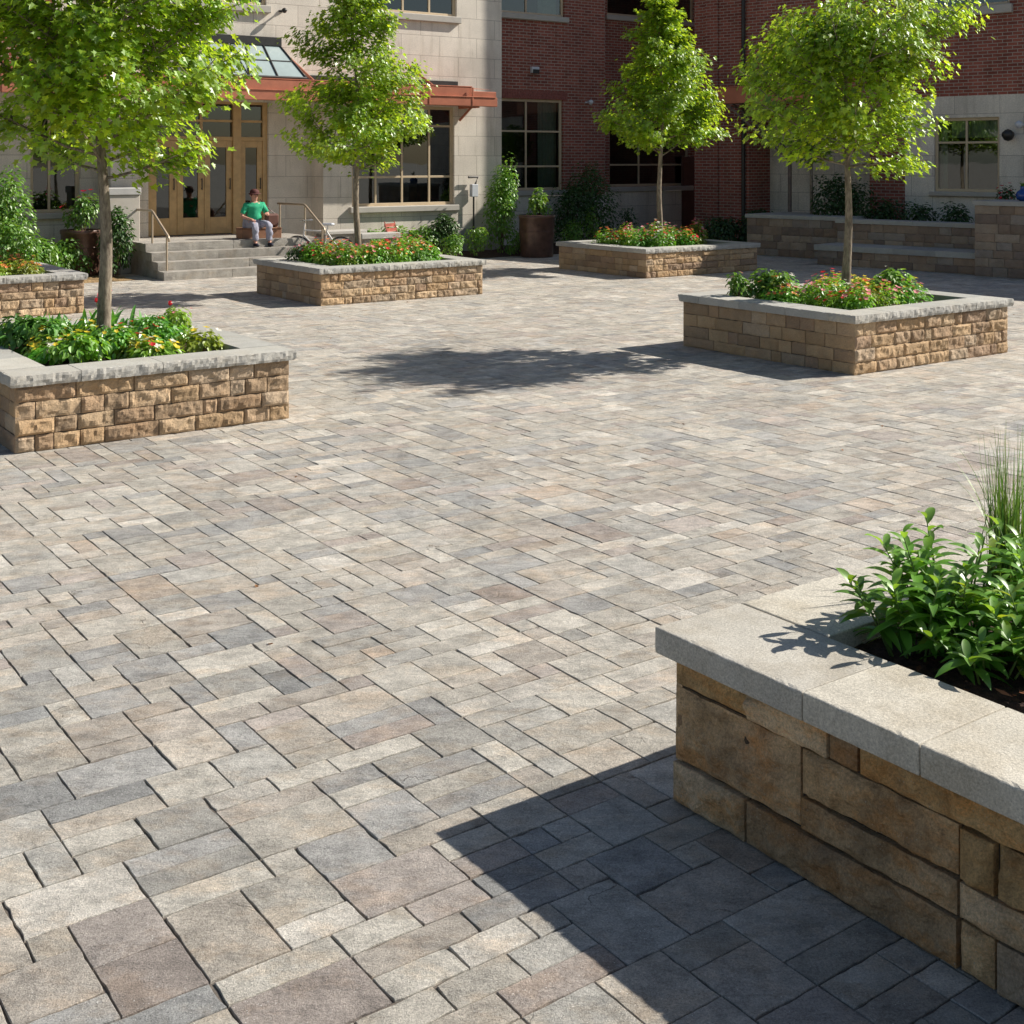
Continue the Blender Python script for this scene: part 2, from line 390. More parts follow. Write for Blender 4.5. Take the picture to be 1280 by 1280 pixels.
# ------------------------------------------------------------------ raised planters
TAN = [(.50, .35, .205), (.46, .315, .18), (.53, .385, .24), (.42, .30, .19), (.48, .33, .19), (.40, .275, .17), (.46, .35, .24), (.36, .25, .165)]
GREY = [(.44, .425, .385), (.48, .46, .41), (.41, .40, .37)]
def block_face(mb, p0, du, dn, w, z0, z1, seed, res, bulge, amp, gl=.004, gr=.004, gv=.003, depth=.03):
    """one wall stone: a displaced front sheet with edges turned in. p0 start on the nominal plane, du along, dn outward"""
    nx = max(2, int(round(w/res))); nz = max(2, int(round((z1-z0)/res)))
    idx = []; off0 = (math.sin(seed*7.7)*.5+.5)*(.016 if gv > .004 else .006)
    for j in range(nz+1):
        row = []
        for i in range(nx+1):
            s_, t_ = i/nx, j/nz
            d = gl + (w-gl-gr)*s_; z = z0+gv + (z1-z0-2*gv)*t_
            ex = min(s_, 1-s_)*w; ez = min(t_, 1-t_)*(z1-z0)
            e = min(1, ex/.028)*min(1, ez/.028); e = e*(2-e)
            q = Vector((d*1.0+seed*3.1, z, seed))
            nn = noise.noise(q*9)*.6 + noise.noise(q*22)*.38 + noise.noise(q*50)*.2
            fac = abs(noise.noise(q*5+Vector((3, 3, 3))))
            out = e*(bulge + amp*nn - amp*.8*fac)
            we = noise.noise(q*14+Vector((9, 0, 0)))*.006*(1-e)
            p = p0 + du*d + dn*(out+off0)
            row.append(mb.vert((p.x, p.y, z+we)))
        idx.append(row)
    for j in range(nz):
        for i in range(nx): mb.face((idx[j][i], idx[j][i+1], idx[j+1][i+1], idx[j+1][i]))
    per = idx[0][:] + [r[-1] for r in idx[1:]] + idx[-1][-2::-1] + [r[0] for r in idx[-2:0:-1]]
    back = [mb.vert(Vector(mb.v[k]) - dn*depth) for k in per]
    N = len(per)
    for q in range(N):
        r = (q+1) % N; mb.face((per[r], per[q], back[q], back[r]))

def rough_slab(mb, x0, x1, y0, y1, z0, z1, res, amp, faces, ch=.006, seed=0.0):
    """slab with chosen rock-faced sides; faces = subset of 'x-','x+','y-','y+'"""
    bm = bmesh.new()
    nx = max(1, int((x1-x0)/res)); ny = max(1, int((y1-y0)/res)); nz = max(2, int((z1-z0)/res*1.3))
    def disp(p, side):
        q = p*1.0 + Vector((seed, seed*.7, 0))
        e = 1.0
        n_ = noise.noise(q*13)*.65+noise.noise(q*33)*.45+noise.noise(q*80)*.2
        tz = (p.z-z0)/(z1-z0)
        pro = -abs(tz-.55)**2*amp*1.6
        return (n_*amp + pro) * (1.0 if tz < .96 else .75)
    def grid(f, na, nb, side, dn):
        ids = []
        for j in range(nb+1):
            row = []
            for i in range(na+1):
                p = f(i/na, j/nb)
                if side in faces:
                    k = 1.0
                    # damp only along side joints, so neighbours meet
                    p = p + dn*disp(p, side)
                row.append(bm.verts.new(p))
            ids.append(row)
        for j in range(nb):
            for i in range(na): bm.faces.new((ids[j][i], ids[j][i+1], ids[j+1][i+1], ids[j+1][i]))
    V = Vector
    def T(x, y, z):
        p = V((x, y, z)); d = V((0, 0, 0))
        if abs(z-z1) < 1e-6 and (('y-' in faces and abs(y-y0) < 1e-6) or ('y+' in faces and abs(y-y1) < 1e-6) or ('x-' in faces and abs(x-x0) < 1e-6)): d.z -= .001+max(0, noise.noise(p*31+V((seed, 5, 1))))*.013
        if 'y-' in faces and abs(y-y0) < 1e-6: d += V((0, -1, 0))*disp(p, 'y-')
        if 'y+' in faces and abs(y-y1) < 1e-6: d += V((0, 1, 0))*disp(p, 'y+')
        if 'x-' in faces and abs(x-x0) < 1e-6: d += V((-1, 0, 0))*disp(p, 'x-')
        if 'x+' in faces and abs(x-x1) < 1e-6: d += V((1, 0, 0))*disp(p, 'x+')
        return p+d
    X = [lerp(x0, x1, i/nx) for i in range(nx+1)]; Y = [lerp(y0, y1, i/ny) for i in range(ny+1)]; Z = [lerp(z0, z1, i/nz) for i in range(nz+1)]
    def sheet(A, B, fn, flip):
        ids = [[bm.verts.new(fn(a, b)) for a in A] for b in B]
        for j in range(len(B)-1):
            for i in range(len(A)-1):
                q = (ids[j][i], ids[j][i+1], ids[j+1][i+1], ids[j+1][i])
                bm.faces.new(q[::-1] if flip else q)
    sheet(X, Z, lambda a, b: T(a, y0, b), False); sheet(X, Z, lambda a, b: T(a, y1, b), True)
    sheet(Y, Z, lambda a, b: T(x0, a, b), True); sheet(Y, Z, lambda a, b: T(x1, a, b), False)
    sheet(X, Y, lambda a, b: T(a, b, z1), False); sheet(X, Y, lambda a, b: T(a, b, z0), True)
    bmesh.ops.remove_doubles(bm, verts=bm.verts[:], dist=1e-5)
    mb.add_bm(bm); bm.free()

def soft(c, k): return (c[0]*k, c[1]*k, c[2]*k)
def wall_run(mb, p0, du, dn, L, H, rnd, res, bulge, amp, pal, rows=4, lo=.2, hi=.48, zb=0.0, multi=False):
    hs = [1.0+rnd.uniform(-.12, .12) for _ in range(rows)] if not multi else [1.15, .85, 1.2, .8]; t = sum(hs); hs = [h*H/t for h in hs]
    zs = [zb]
    for h in hs: zs.append(zs[-1]+h)
    if not multi:
        for r in range(rows):
            d = 0.0
            while d < L-1e-4:
                w = rnd.uniform(lo, hi)
                if L-d-w < lo*.6: w = L-d
                c = rnd.choice(pal); mb.cc = soft(c, rnd.uniform(.85, 1.15))
                block_face(mb, p0+du*d, du, dn, w, zs[r], zs[r+1], rnd.uniform(0, 50), res, bulge*rnd.uniform(.6, 1.2), amp,
                           gl=0 if d == 0 else .004, gr=0 if d+w > L-1e-4 else .004)
                d += w
    else:
        mod = .115; n = int(L/mod); used = set()
        for r in range(rows):
            for i in range(n):
                if (i, r) in used: continue
                w = rnd.choice((2, 3, 4, 5, 5, 6, 7)); h = 2 if (r < rows-1 and rnd.random() < .16) else 1
                if h == 1 and rnd.random() < .15: w = 1
                while w > 1 and any((i+a, r+b) in used or i+a >= n for a in range(w) for b in range(h)): w -= 1
                if any((i+a, r+b) in used for a in range(w) for b in range(h)): h = 1
                for a in range(w):
                    for b in range(h): used.add((i+a, r+b))
                c = rnd.choice(pal); mb.cc = soft(c, rnd.uniform(.85, 1.15))
                block_face(mb, p0+du*(i*mod), du, dn, w*mod, zs[r], zs[r+h], rnd.uniform(0, 50), res, bulge*rnd.uniform(.6, 1.2), amp,
                           gl=0 if i == 0 else .006, gr=.006, gv=.0055)

X3, Y3 = Vector((1, 0, 0)), Vector((0, 1, 0))
def planter(corner, Lu, Lv, H, label, seed, capt=.09, capw=.36, over=.05, ang=ANG, near=False, group='raised stone planters on the plaza'):
    rnd = random.Random(seed)
    t = empty('raised_planter', (corner[0], corner[1], 0), ang, label, 'planter', group)
    res = .022
    w = MB(); hw = H-capt
    w.cc = (.12, .10, .08)
    i = .012
    w.box(i, Lu-i, i, .14, -.03, hw-.002); w.box(i, Lu-i, Lv-.14, Lv-i, -.03, hw-.002)
    w.box(i, .14, .14, Lv-.14, -.03, hw-.002); w.box(Lu-.14, Lu-i, .14, Lv-.14, -.03, hw-.002)
    wall_run(w, Vector((0, 0, 0)), X3, -Y3, Lu, hw, rnd, res, .020, .030, TAN, lo=.12, hi=.50)
    wall_run(w, Vector((0, Lv, 0)), -Y3, -X3, Lv, hw, rnd, res, .010, .012, TAN, lo=.14, hi=.52)
    wall_run(w, Vector((Lu, 0, 0)), Y3, X3, Lv, hw, rnd, .05, .018, .012, TAN)
    wall_run(w, Vector((Lu, Lv, 0)), -X3, Y3, Lu, hw, rnd, .05, .018, .012, TAN)
    w.build('stone_wall', M['wallstone'], t)
    c = MB(); o = over
    def run(axis, a0, a1, b0, b1, side):
        n = max(2, round((a1-a0)/.62)); cuts = [a0+(a1-a0)*k/n + (rnd.uniform(-.06, .06) if 0 < k < n else 0) for k in range(n+1)]
        for k in range(n):
            c.cc = soft(rnd.choice(GREY), rnd.uniform(.93, 1.06))
            dz = rnd.uniform(-.002, .002)
            fs = [side]
            g0, g1 = (0 if k == 0 else .0025), (0 if k == n-1 else .0025)
            if axis == 'x':
                if k == 0: fs.append('x-')
                if k == n-1: fs.append('x+')
                rough_slab(c, cuts[k]+g0, cuts[k+1]-g1, b0, b1, hw+.002, H+dz, .024, .018, fs, seed=seed)
            else:
                rough_slab(c, b0, b1, cuts[k]+g0, cuts[k+1]-g1, hw+.002, H+dz, .03, .004 if side == 'x-' else .011, fs, seed=seed)
    run('x', -o, Lu+o, -o, capw-o, 'y-'); run('x', -o, Lu+o, Lv+o-capw, Lv+o, 'y+')
    run('y', capw-o+.003, Lv+o-capw-.003, -o, capw-o, 'x-'); run('y', capw-o+.003, Lv+o-capw-.003, Lu+o-capw, Lu+o, 'x+')
    c.build('coping', M['coping'], t)
    s = MB(); n = 26; ids = []
    for j in range(n+1):
        row = []
        for k in range(n+1):
            x = lerp(.15, Lu-.15, k/n); y = lerp(.15, Lv-.15, j/n)
            e = math.sin(PI*k/n)*math.sin(PI*j/n)
            row.append(s.vert((x, y, H-.09+.05*e+noise.noise(Vector((x*6, y*6, seed)))*.015)))
        ids.append(row)
    for j in range(n):
        for k in range(n): s.face((ids[j][k], ids[j][k+1], ids[j+1][k+1], ids[j+1][k]))
    s.build('soil', M['mulch'], t, True)
    return Frame(corner[0], corner[1], ang)

PR = planter((3.58, 13.2), 2.72, 2.58, .63, 'square stone planter with a round-headed maple before the stone bench', 3)
PL = planter((-3.80, 9.67), 2.28, 3.0, .60, 'nearest left stone planter, holding red tulips and the leafiest tree', 4)
PC = planter((-2.94, 19.46), 3.0, 2.36, .58, 'low stone planter in front of the entrance steps, with orange flowers', 5)
PB = planter((2.55, 24.0), 3.0, 2.7, .56, 'farthest stone planter, right of the brown glazed pot, with red flowers', 6)
PW = planter((-8.58, 16.97), 2.8, 2.5, .58, 'stone planter cut by the left edge, before the dark round pot', 8)

# foreground planter: smoother, bigger blocks
FGc = Vector((.548, 4.456))
FGF = Frame(.503, 4.462, ANG)
def fg_planter():
    rnd = random.Random(21); H = .605; capt = .096; hw = H-capt
    t = empty('raised_planter', FGF.P(0, 0), ANG, 'large tan block planter with thick grey coping in the bottom right corner', 'planter', 'raised stone planters on the plaza')
    Lu, Lv = 4.2, 4.6; inset = .055
    w = MB(); w.cc = (.10, .08, .06); i = .012
    q = inset
    w.box(q+i, .22, -Lv, -q-i, -.03, hw-.002); w.box(.22, Lu, -.22, -q-i, -.03, hw-.002)
    pal = [(.66, .45, .25), (.60, .40, .21), (.70, .51, .31), (.60, .45, .31), (.52, .35, .20), (.65, .42, .19)]
    wall_run(w, Vector((q, -q, 0)), -Y3, -X3, Lv, hw, rnd, .012, .024, .042, pal, rows=4, multi=True)
    wall_run(w, Vector((Lu, -q, 0)), -X3, Y3, Lu-q, hw, rnd, .04, .012, .01, pal)
    w.build('stone_wall', M['fgstone'], t)
    c = MB(); cw = .42
    cuts = [0.0, -.277, -.677, -1.107, -1.62, -2.1, -2.7, -3.3, -4.0, -4.6]
    for k in range(len(cuts)-1):
        if k == 0: continue
        c.cc = soft(rnd.choice([(.51, .475, .40), (.54, .50, .42), (.48, .45, .39)]), rnd.uniform(.95, 1.05))
        rough_slab(c, 0, cw+(.0 if k else .0), cuts[k+1]+.0018, (cuts[k]-.0018 if k > 1 else 0), hw+.002, H+rnd.uniform(-.0015, .0015), .018, .0028, ['x-'] + (['y+'] if k == 1 else []), seed=k*.0)
    cu = [cw+.003, 1.0, 1.62, 2.25, 2.9, 3.5, 4.2]
    for k in range(len(cu)-1):
        c.cc = soft(rnd.choice([(.51, .475, .40), (.54, .50, .42), (.48, .45, .39)]), rnd.uniform(.95, 1.05))
        rough_slab(c, cu[k]+.003, cu[k+1], -cw, 0, hw+.002, H+rnd.uniform(-.0015, .0015), .025, .0028, ['y+'], seed=3)
    ob = c.build('coping', M['fgcoping'], t)
    bv = ob.modifiers.new('edge', 'BEVEL'); bv.width = .005; bv.segments = 2; bv.limit_method = 'ANGLE'; bv.angle_limit = math.radians(50)
    s = MB(); n = 150; ids = []
    for j in range(n+1):
        row = []
        for k in range(n+1):
            x = lerp(.2, 3.2, k/n); y = -lerp(.2, 3.2, j/n)
            row.append(s.vert((x, y, .535+noise.noise(Vector((x*9, y*9, 1)))*.012+noise.noise(Vector((x*38, y*38, 1)))*.010+.004*random.random())))
        ids.append(row)
    for j in range(n):
        for k in range(n): s.face((ids[j][k+1], ids[j][k], ids[j+1][k], ids[j+1][k+1]))
    s.build('soil', M['mulch'], t)
    d = MB()
    for _ in range(420):
        x, y = rnd.uniform(.44, 2.6), -rnd.uniform(.44, 2.6); a = rnd.uniform(0, 2*PI); l = rnd.uniform(.012, .04); ww = l*rnd.uniform(.2, .5)
        z = .556+rnd.uniform(0, .012); ca, sa = math.cos(a), math.sin(a); d.cc = soft((1, .8, .7), rnd.uniform(.4, 1.3))
        P = lambda u, v, h: (x+ca*u-sa*v, y+sa*u+ca*v, z+h)
        d.poly([P(-l, 0, 0), P(0, -ww, .006), P(l, 0, rnd.uniform(0, .01)), P(0, ww, .002)])
    d.build('mulch_chips', M['dry'], t)['kind'] = 'stuff'
fg_planter()

# ------------------------------------------------------------------ leaves
def basis(n, rnd):
    n = n.normalized(); a = Vector((rnd.gauss(0, 1), rnd.gauss(0, 1), rnd.gauss(0, 1)))
    x = a.cross(n)
    if x.length < 1e-3: x = Vector((1, 0, 0)).cross(n)
    x.normalize(); return x, n.cross(x), n
SH_MAPLE = [(0, 0), (.42, .05), (.30, .35), (.55, .62), (.22, .62), (0, 1.0)]
SH_OVAL = [(0, 0), (.27, .25), (.30, .55), (.14, .85), (0, 1.0)]
SH_TRI = [(0, 0), (.32, .4), (0, 1.0)]
def leaf(mb, p, n, size, shape, rnd, fold=.25, droop=.2, dirv=None):
    x, y, n = basis(n, rnd)
    if dirv is not None:
        y = (dirv - n*dirv.dot(n))
        if y.length > 1e-3: y.normalize(); x = y.cross(n)
        else: x, y, n = basis(n, rnd)
    def P(a, b, s): return p + (x*(a*s) + y*(b-.2) + n*(abs(a)*fold - droop*b*b))*size
    c = [P(0, b, 1) if a == 0 else None for a, b in shape]
    L = [P(a, b, -1) for a, b in shape]; Rr = [P(a, b, 1) for a, b in shape]
    b0, b1 = mb.vert(P(0, 0, 1)), mb.vert(P(0, 1.0, 1))
    m = [mb.vert(q) for q in L[1:-1]]; r = [mb.vert(q) for q in Rr[1:-1]]
    mb.face([b0]+r+[b1]); mb.face([b1]+m[::-1]+[b0])

def tree(base, zs, r_of, H, hcrown, lean, nleaf, lsize, seed, label, tr=.055, nb=26, dens=1.0, wob=.25):
    """trunk + limbs + leaf crown; zs = ground height of trunk base, H = tree top, hcrown = first branch height, r_of(t) = crown radius"""
    rnd = random.Random(seed)
    t = empty('maple_tree', (base.x, base.y, zs), 0, label, 'tree', 'young maples growing in the planters')
    tk = MB(); cr = MB()
    hc = hcrown-zs; HH = H-zs
    ph = rnd.uniform(0, 6)
    def ax(z):
        s_ = z/HH
        return Vector((lean[0]*s_ + .035*math.sin(z*1.7+ph)*min(1, z), lean[1]*s_+.03*math.cos(z*1.3+ph)*min(1, z), z))
    N = 26
    pts = [ax(HH*.97*i/N) for i in range(N+1)]
    rad = [tr*(1.35 if i == 0 else 1.0)*(1-.90*(i/N)**.9)+.004 for i in range(N+1)]
    tk.tube(pts, rad, 12)
    tips = []
    def limb(p, d, L, r, lvl, upf):
        n = 6; q = [p]; dd = d.copy()
        for i in range(n):
            dd = (dd + Vector((rnd.gauss(0, .10), rnd.gauss(0, .10), upf+rnd.gauss(0, .06)))).normalized()
            q.append(q[-1]+dd*L/n)
        tk.tube(q, [r*(1-.8*i/n)+.0022 for i in range(n+1)], 6 if lvl == 0 else 4, cap=False)
        if lvl < 2:
            k = int((5 if lvl == 0 else 3)*dens*max(.6, L/.8))
            for a in range(k):
                s_ = rnd.uniform(.25, 1.0); i = min(n-1, int(s_*n)); pp = q[i].lerp(q[i+1], s_*n-i)
                ang = rnd.uniform(0, 2*PI)
                side = Vector((math.cos(ang), math.sin(ang), rnd.uniform(-.3, .55)))
                limb(pp, (dd*.8+side).normalized(), L*rnd.uniform(.35, .55), r*.45, lvl+1, upf*.6)
        for i in range(1 if lvl == 0 else 0, n+1):
            tips.append((q[i], dd, lvl))
    for b in range(nb):
        s_ = (b+rnd.random()*.8)/nb
        z0 = hc + (HH-hc)*.86*s_**1.15
        az = b*2.399+rnd.uniform(-.5, .5)
        tt = s_
        Rr = r_of(min(1, tt+.06))*rnd.uniform(1-wob, 1+wob*.35)
        d = Vector((math.cos(az), math.sin(az), rnd.uniform(.10, .42)+.9*s_)).normalized()
        limb(ax(z0), d, max(.25, Rr*1.02), tr*rnd.uniform(.2, .34)*(1-.6*s_), 0, rnd.uniform(.0, .07))
    # leaves round the twig points, in separate sprays
    per = max(1, nleaf/len(tips))
    for (p, d, lvl) in tips:
        rr = Vector((p.x-ax(p.z).x, p.y-ax(p.z).y, 0))
        tone = rnd.uniform(.6, 1.25)
        k = int(per*(.5+rnd.random())*(1.25 if lvl else .7)+.5)
        for _ in range(k):
            o = Vector((rnd.gauss(0, .085), rnd.gauss(0, .085), rnd.gauss(-.03, .065)))
            c = p+o
            n = Vector((rnd.gauss(0, .45), rnd.gauss(0, .45), 1.0)) + (rr*.6 if rr.length else Vector())
            y = rnd.random(); g_ = tone*rnd.uniform(.8, 1.2)
            cr.cc = (g_*(1+.35*y*y), g_*(1+.06*y), g_*(1-.2*y))
            dv = o + rr*.5 + Vector((rnd.gauss(0, .05), rnd.gauss(0, .05), -.08))
            leaf(cr, c, n, lsize*rnd.uniform(.6, 1.15), SH_MAPLE, rnd, rnd.uniform(.1, .35), rnd.uniform(.1, .35), dv)
    tk.build('trunk', M['bark'], t, True); cr.build('crown', M['leaf_tree'], t)
    return t
def prof(knots):
    def f(t):
        for (a, ra), (b, rb) in zip(knots, knots[1:]):
            if t <= b: return lerp(ra, rb, (t-a)/(b-a))
        return knots[-1][1]
    return f
tree(PL.P(1.15, 1.5), .52, prof([(0, .80), (.15, 1.15), (.35, 1.34), (.65, 1.25), (.85, .8), (1, .3)]), 4.9, 2.08, (-.03, .0), 13500, .084, 31,
     'leafy green maple in the nearest left planter, its crown hiding the left building windows', tr=.066, nb=36, dens=1.1)
tree(PR.P(1.38, 1.27), .55, prof([(0, .7), (.15, 1.05), (.4, 1.42), (.65, 1.22), (.85, .8), (1, .3)]), 4.05, 2.16, (.05, 0), 12500, .076, 32,
     'round-headed yellow-green maple in the right planter in front of the stone bench', tr=.058, nb=34)
tree(PC.P(1.35, 1.25), .50, prof([(0, .85), (.12, 1.20), (.32, 1.15), (.47, .85), (.62, .95), (.85, .8), (1, .3)]), 5.7, 2.05, (-.12, 0), 12000, .080, 33,
     'narrow cone-shaped young maple in front of the entrance steps and large window', tr=.055, nb=34, wob=.38)
tree(PB.P(1.55, 1.30), .48, prof([(0, 1.1), (.10, 1.38), (.25, 1.3), (.5, 1.0), (.75, .7), (1, .25)]), 6.1, 2.3, (0, 0), 14000, .088, 34,
     'dense bright green maple in the farthest planter against the brick wall', tr=.058, nb=36)

# ------------------------------------------------------------------ shrubs and flowers
def shrub(name, label, cat, pos, rx, ry, rz, n, ls, mat, seed, group=None, lobes=9, flowers=None, shape=SH_OVAL, tint=(1, 1, 1), open_=.0, stems=7):
    rnd = random.Random(seed); mb = MB(); st = MB()
    t = empty(name, pos, rnd.uniform(0, 6), label, cat, group)
    cen = []
    for k in range(lobes):
        a = k*2.399+rnd.random(); h = rnd.uniform(.25, .82); r = (1-abs(h-.4))*rnd.uniform(.35, .68)
        cen.append((Vector((rx*r*math.cos(a), ry*r*math.sin(a), rz*h)), rnd.uniform(.38, .55)))
    cen.append((Vector((0, 0, rz*.8)), .36))
    for c, _ in cen:
        st.tube([(rnd.gauss(0, rx*.06), rnd.gauss(0, ry*.06), -.02), (c.x*.4, c.y*.4, c.z*.55), tuple(c)], [.009, .006, .003], 5, cap=False)
    tops = []
    for k in range(n):
        c, rr = rnd.choice(cen)
        d = Vector((rnd.gauss(0, 1), rnd.gauss(0, 1), rnd.gauss(.25, 1))).normalized()
        q = rnd.uniform(.45, 1.05)**.6
        p = c + Vector((d.x*rx*rr*q, d.y*ry*rr*q, d.z*rz*rr*.75*q))
        if p.z < .01: p.z = rnd.uniform(.01, .06)
        g_ = rnd.uniform(.65, 1.3); mb.cc = (g_*tint[0]*rnd.uniform(.85, 1.2), g_*tint[1], g_*tint[2])
        nrm = d*.7+Vector((rnd.gauss(0, .35), rnd.gauss(0, .35), .75))
        leaf(mb, p, nrm, ls*rnd.uniform(.6, 1.2), shape, rnd, .2, .25, d+Vector((0, 0, -.1)))
        if d.z > .3 and q > .85: tops.append((p, d))
    mb.build('foliage', mat, t); st.build('stem', M['twig'], t, True)
    if flowers and tops:
        fm = MB()
        for _ in range(flowers[1]):
            p, d = rnd.choice(tops); bloom(fm, p+d*ls*.5+Vector((0, 0, .012)), d, flowers[2]*rnd.uniform(.7, 1.2), rnd.choice(flowers[0]), rnd)
        fm.build('blossom', M['petal'], t)
    return t
def bloom(fm, p, d, s, c, rnd):
    x, y, n = basis(d+Vector((0, 0, .8)), rnd)
    fm.cc = soft(c, rnd.uniform(.8, 1.15))
    k = 5
    for i in range(k):
        a = 2*PI*i/k+rnd.uniform(-.2, .2); e = x*math.cos(a)+y*math.sin(a); f = n.cross(e)
        fm.poly([p, p+(e*.6+f*.38+n*.25)*s, p+(e*1.0+n*.3)*s, p+(e*.6-f*.38+n*.25)*s])
RED = (.80, .03, .05); PINK = (.92, .30, .36); ORA = (.95, .30, .10); WHI = (.8, .75, .68); YEL = (.8, .6, .05); MAG = (.5, .03, .2)
def bedding(fr, u0, u1, v0, v1, zt, hgt, label, seed, n, cols, nf, tint=(1, 1, 1), ls=.05, patches=14):
    patches = int(patches*2.2); n = int(n*1.7); nf = int(nf*1.4); zt += .02; hgt *= 1.15; tint = tuple(q*1.25 for q in tint)
    """dense low flowering ground cover filling a planter bed (uncountable)"""
    rnd = random.Random(seed); mb = MB()
    cl = [(rnd.uniform(u0, u1), rnd.uniform(v0, v1), rnd.uniform(.18, .32), hgt*rnd.uniform(.55, 1.15), (rnd.uniform(.7, 1.35), rnd.uniform(.8, 1.25), rnd.uniform(.6, 1.1)), rnd.choice(cols)) for _ in range(patches)]
    heads = []
    for _ in range(n):
        a, b, r, h, tn, fc = rnd.choice(cl)
        d = Vector((rnd.gauss(0, 1), rnd.gauss(0, 1), abs(rnd.gauss(.2, 1)))).normalized(); q = rnd.random()**.35
        p = Vector((a+d.x*r*q, b+d.y*r*q, .0+d.z*h*q))
        p.x = min(max(p.x, u0-.12), u1+.12); p.y = min(max(p.y, v0-.12), v1+.12)
        g_ = rnd.uniform(.75, 1.25); mb.cc = (g_*tn[0]*tint[0], g_*tn[1]*tint[1], g_*tn[2]*tint[2])
        leaf(mb, p, d*.6+Vector((rnd.gauss(0, .3), rnd.gauss(0, .3), .8)), ls*rnd.uniform(.6, 1.2), SH_OVAL, rnd, .2, .25, d)
        if q > .8 and d.z > .35: heads.append((p, d, fc))
    t = mb.build('bedding_plants', [M['leaf_shrub'], M['petal']], loc=fr.P(0, 0, zt), rz=fr.ang)
    tag(t, label, 'flower bed', None, 'stuff')
    fm = MB()
    for _ in range(nf):
        p, d, fc = rnd.choice(heads)
        bloom(fm, p+Vector((0, 0, rnd.uniform(.01, .05))), d, rnd.uniform(.022, .042), fc if rnd.random() < .8 else rnd.choice(cols), rnd)
    f = fm.build('blossom', M['petal'], t); f['kind'] = 'stuff'
bedding(PR, .50, 2.2, .50, 2.05, .55, .25, 'low pink and yellow-green bedding flowers round the trunk in the right planter', 41, 6500, [PINK, PINK, ORA, YEL, RED, WHI], 330, (1.2, 1.1, .9))
bedding(PL, .50, 1.8, .55, 2.3, .54, .16, 'low yellow and red bedding flowers in the nearest left planter', 42, 3600, [YEL, YEL, RED, WHI], 130, (1.2, 1.1, .8), .06, 12)
bedding(PC, .45, 2.5, .45, 1.85, .52, .34, 'orange and pink bedding flowers in the low planter by the steps', 43, 6500, [ORA, ORA, PINK, RED, WHI], 330, (1.1, 1.05, .9), .055, 17)
bedding(PB, .45, 2.5, .45, 2.1, .50, .40, 'red and coral bedding flowers in the farthest planter', 44, 6500, [RED, ORA, RED, PINK, WHI], 420, (1.1, 1.05, .9), .06, 17)
bedding(PW, .45, 2.3, .45, 1.9, .51, .26, 'bronze-tipped ground cover in the planter at the left edge', 45, 5500, [ORA, (.5, .25, .06)], 260, (1.35, 1.0, .7), .055, 14)

# distinct plants in the planters
shrub('green_shrub', 'small dark shrub with a pink flower spike at the left end of the right planter', 'shrub', PR.P(.42, 2.05, .55), .20, .20, .30, 420, .06, M['leaf_shrub'], 51, flowers=([PINK], 6, .03))
shrub('green_shrub', 'bushy green shrub left of the trunk in the right planter', 'shrub', PR.P(.75, 1.9, .55), .28, .26, .34, 800, .065, M['leaf_shrub'], 52)
shrub('green_shrub', 'pale-leaved shrub to the right of the trunk in the right planter', 'shrub', PR.P(2.05, 1.15, .55), .30, .30, .36, 850, .075, M['leaf_shrub'], 53, tint=(1.3, 1.25, 1.2), flowers=([WHI], 10, .02))
shrub('green_shrub', 'airy pale shrub at the right end of the planter by the steps', 'shrub', PC.P(2.45, .95, .5), .30, .28, .36, 620, .065, M['leaf_shrub'], 54, tint=(1.35, 1.25, 1.0), flowers=([ORA, WHI], 16, .022))
shrub('green_shrub', 'dark low shrub with white and pink blossom in the planter by the steps', 'shrub', PC.P(.55, 1.75, .5), .34, .3, .32, 700, .05, M['leaf_dark'], 55, tint=(1.6, 1.5, 1.2), flowers=([PINK, WHI], 60, .022))
shrub('green_shrub', 'shrub with coral blossom at the right end of the farthest planter', 'shrub', PB.P(2.5, 1.3, .48), .28, .28, .36, 600, .065, M['leaf_shrub'], 56, flowers=([PINK, ORA], 26, .026))
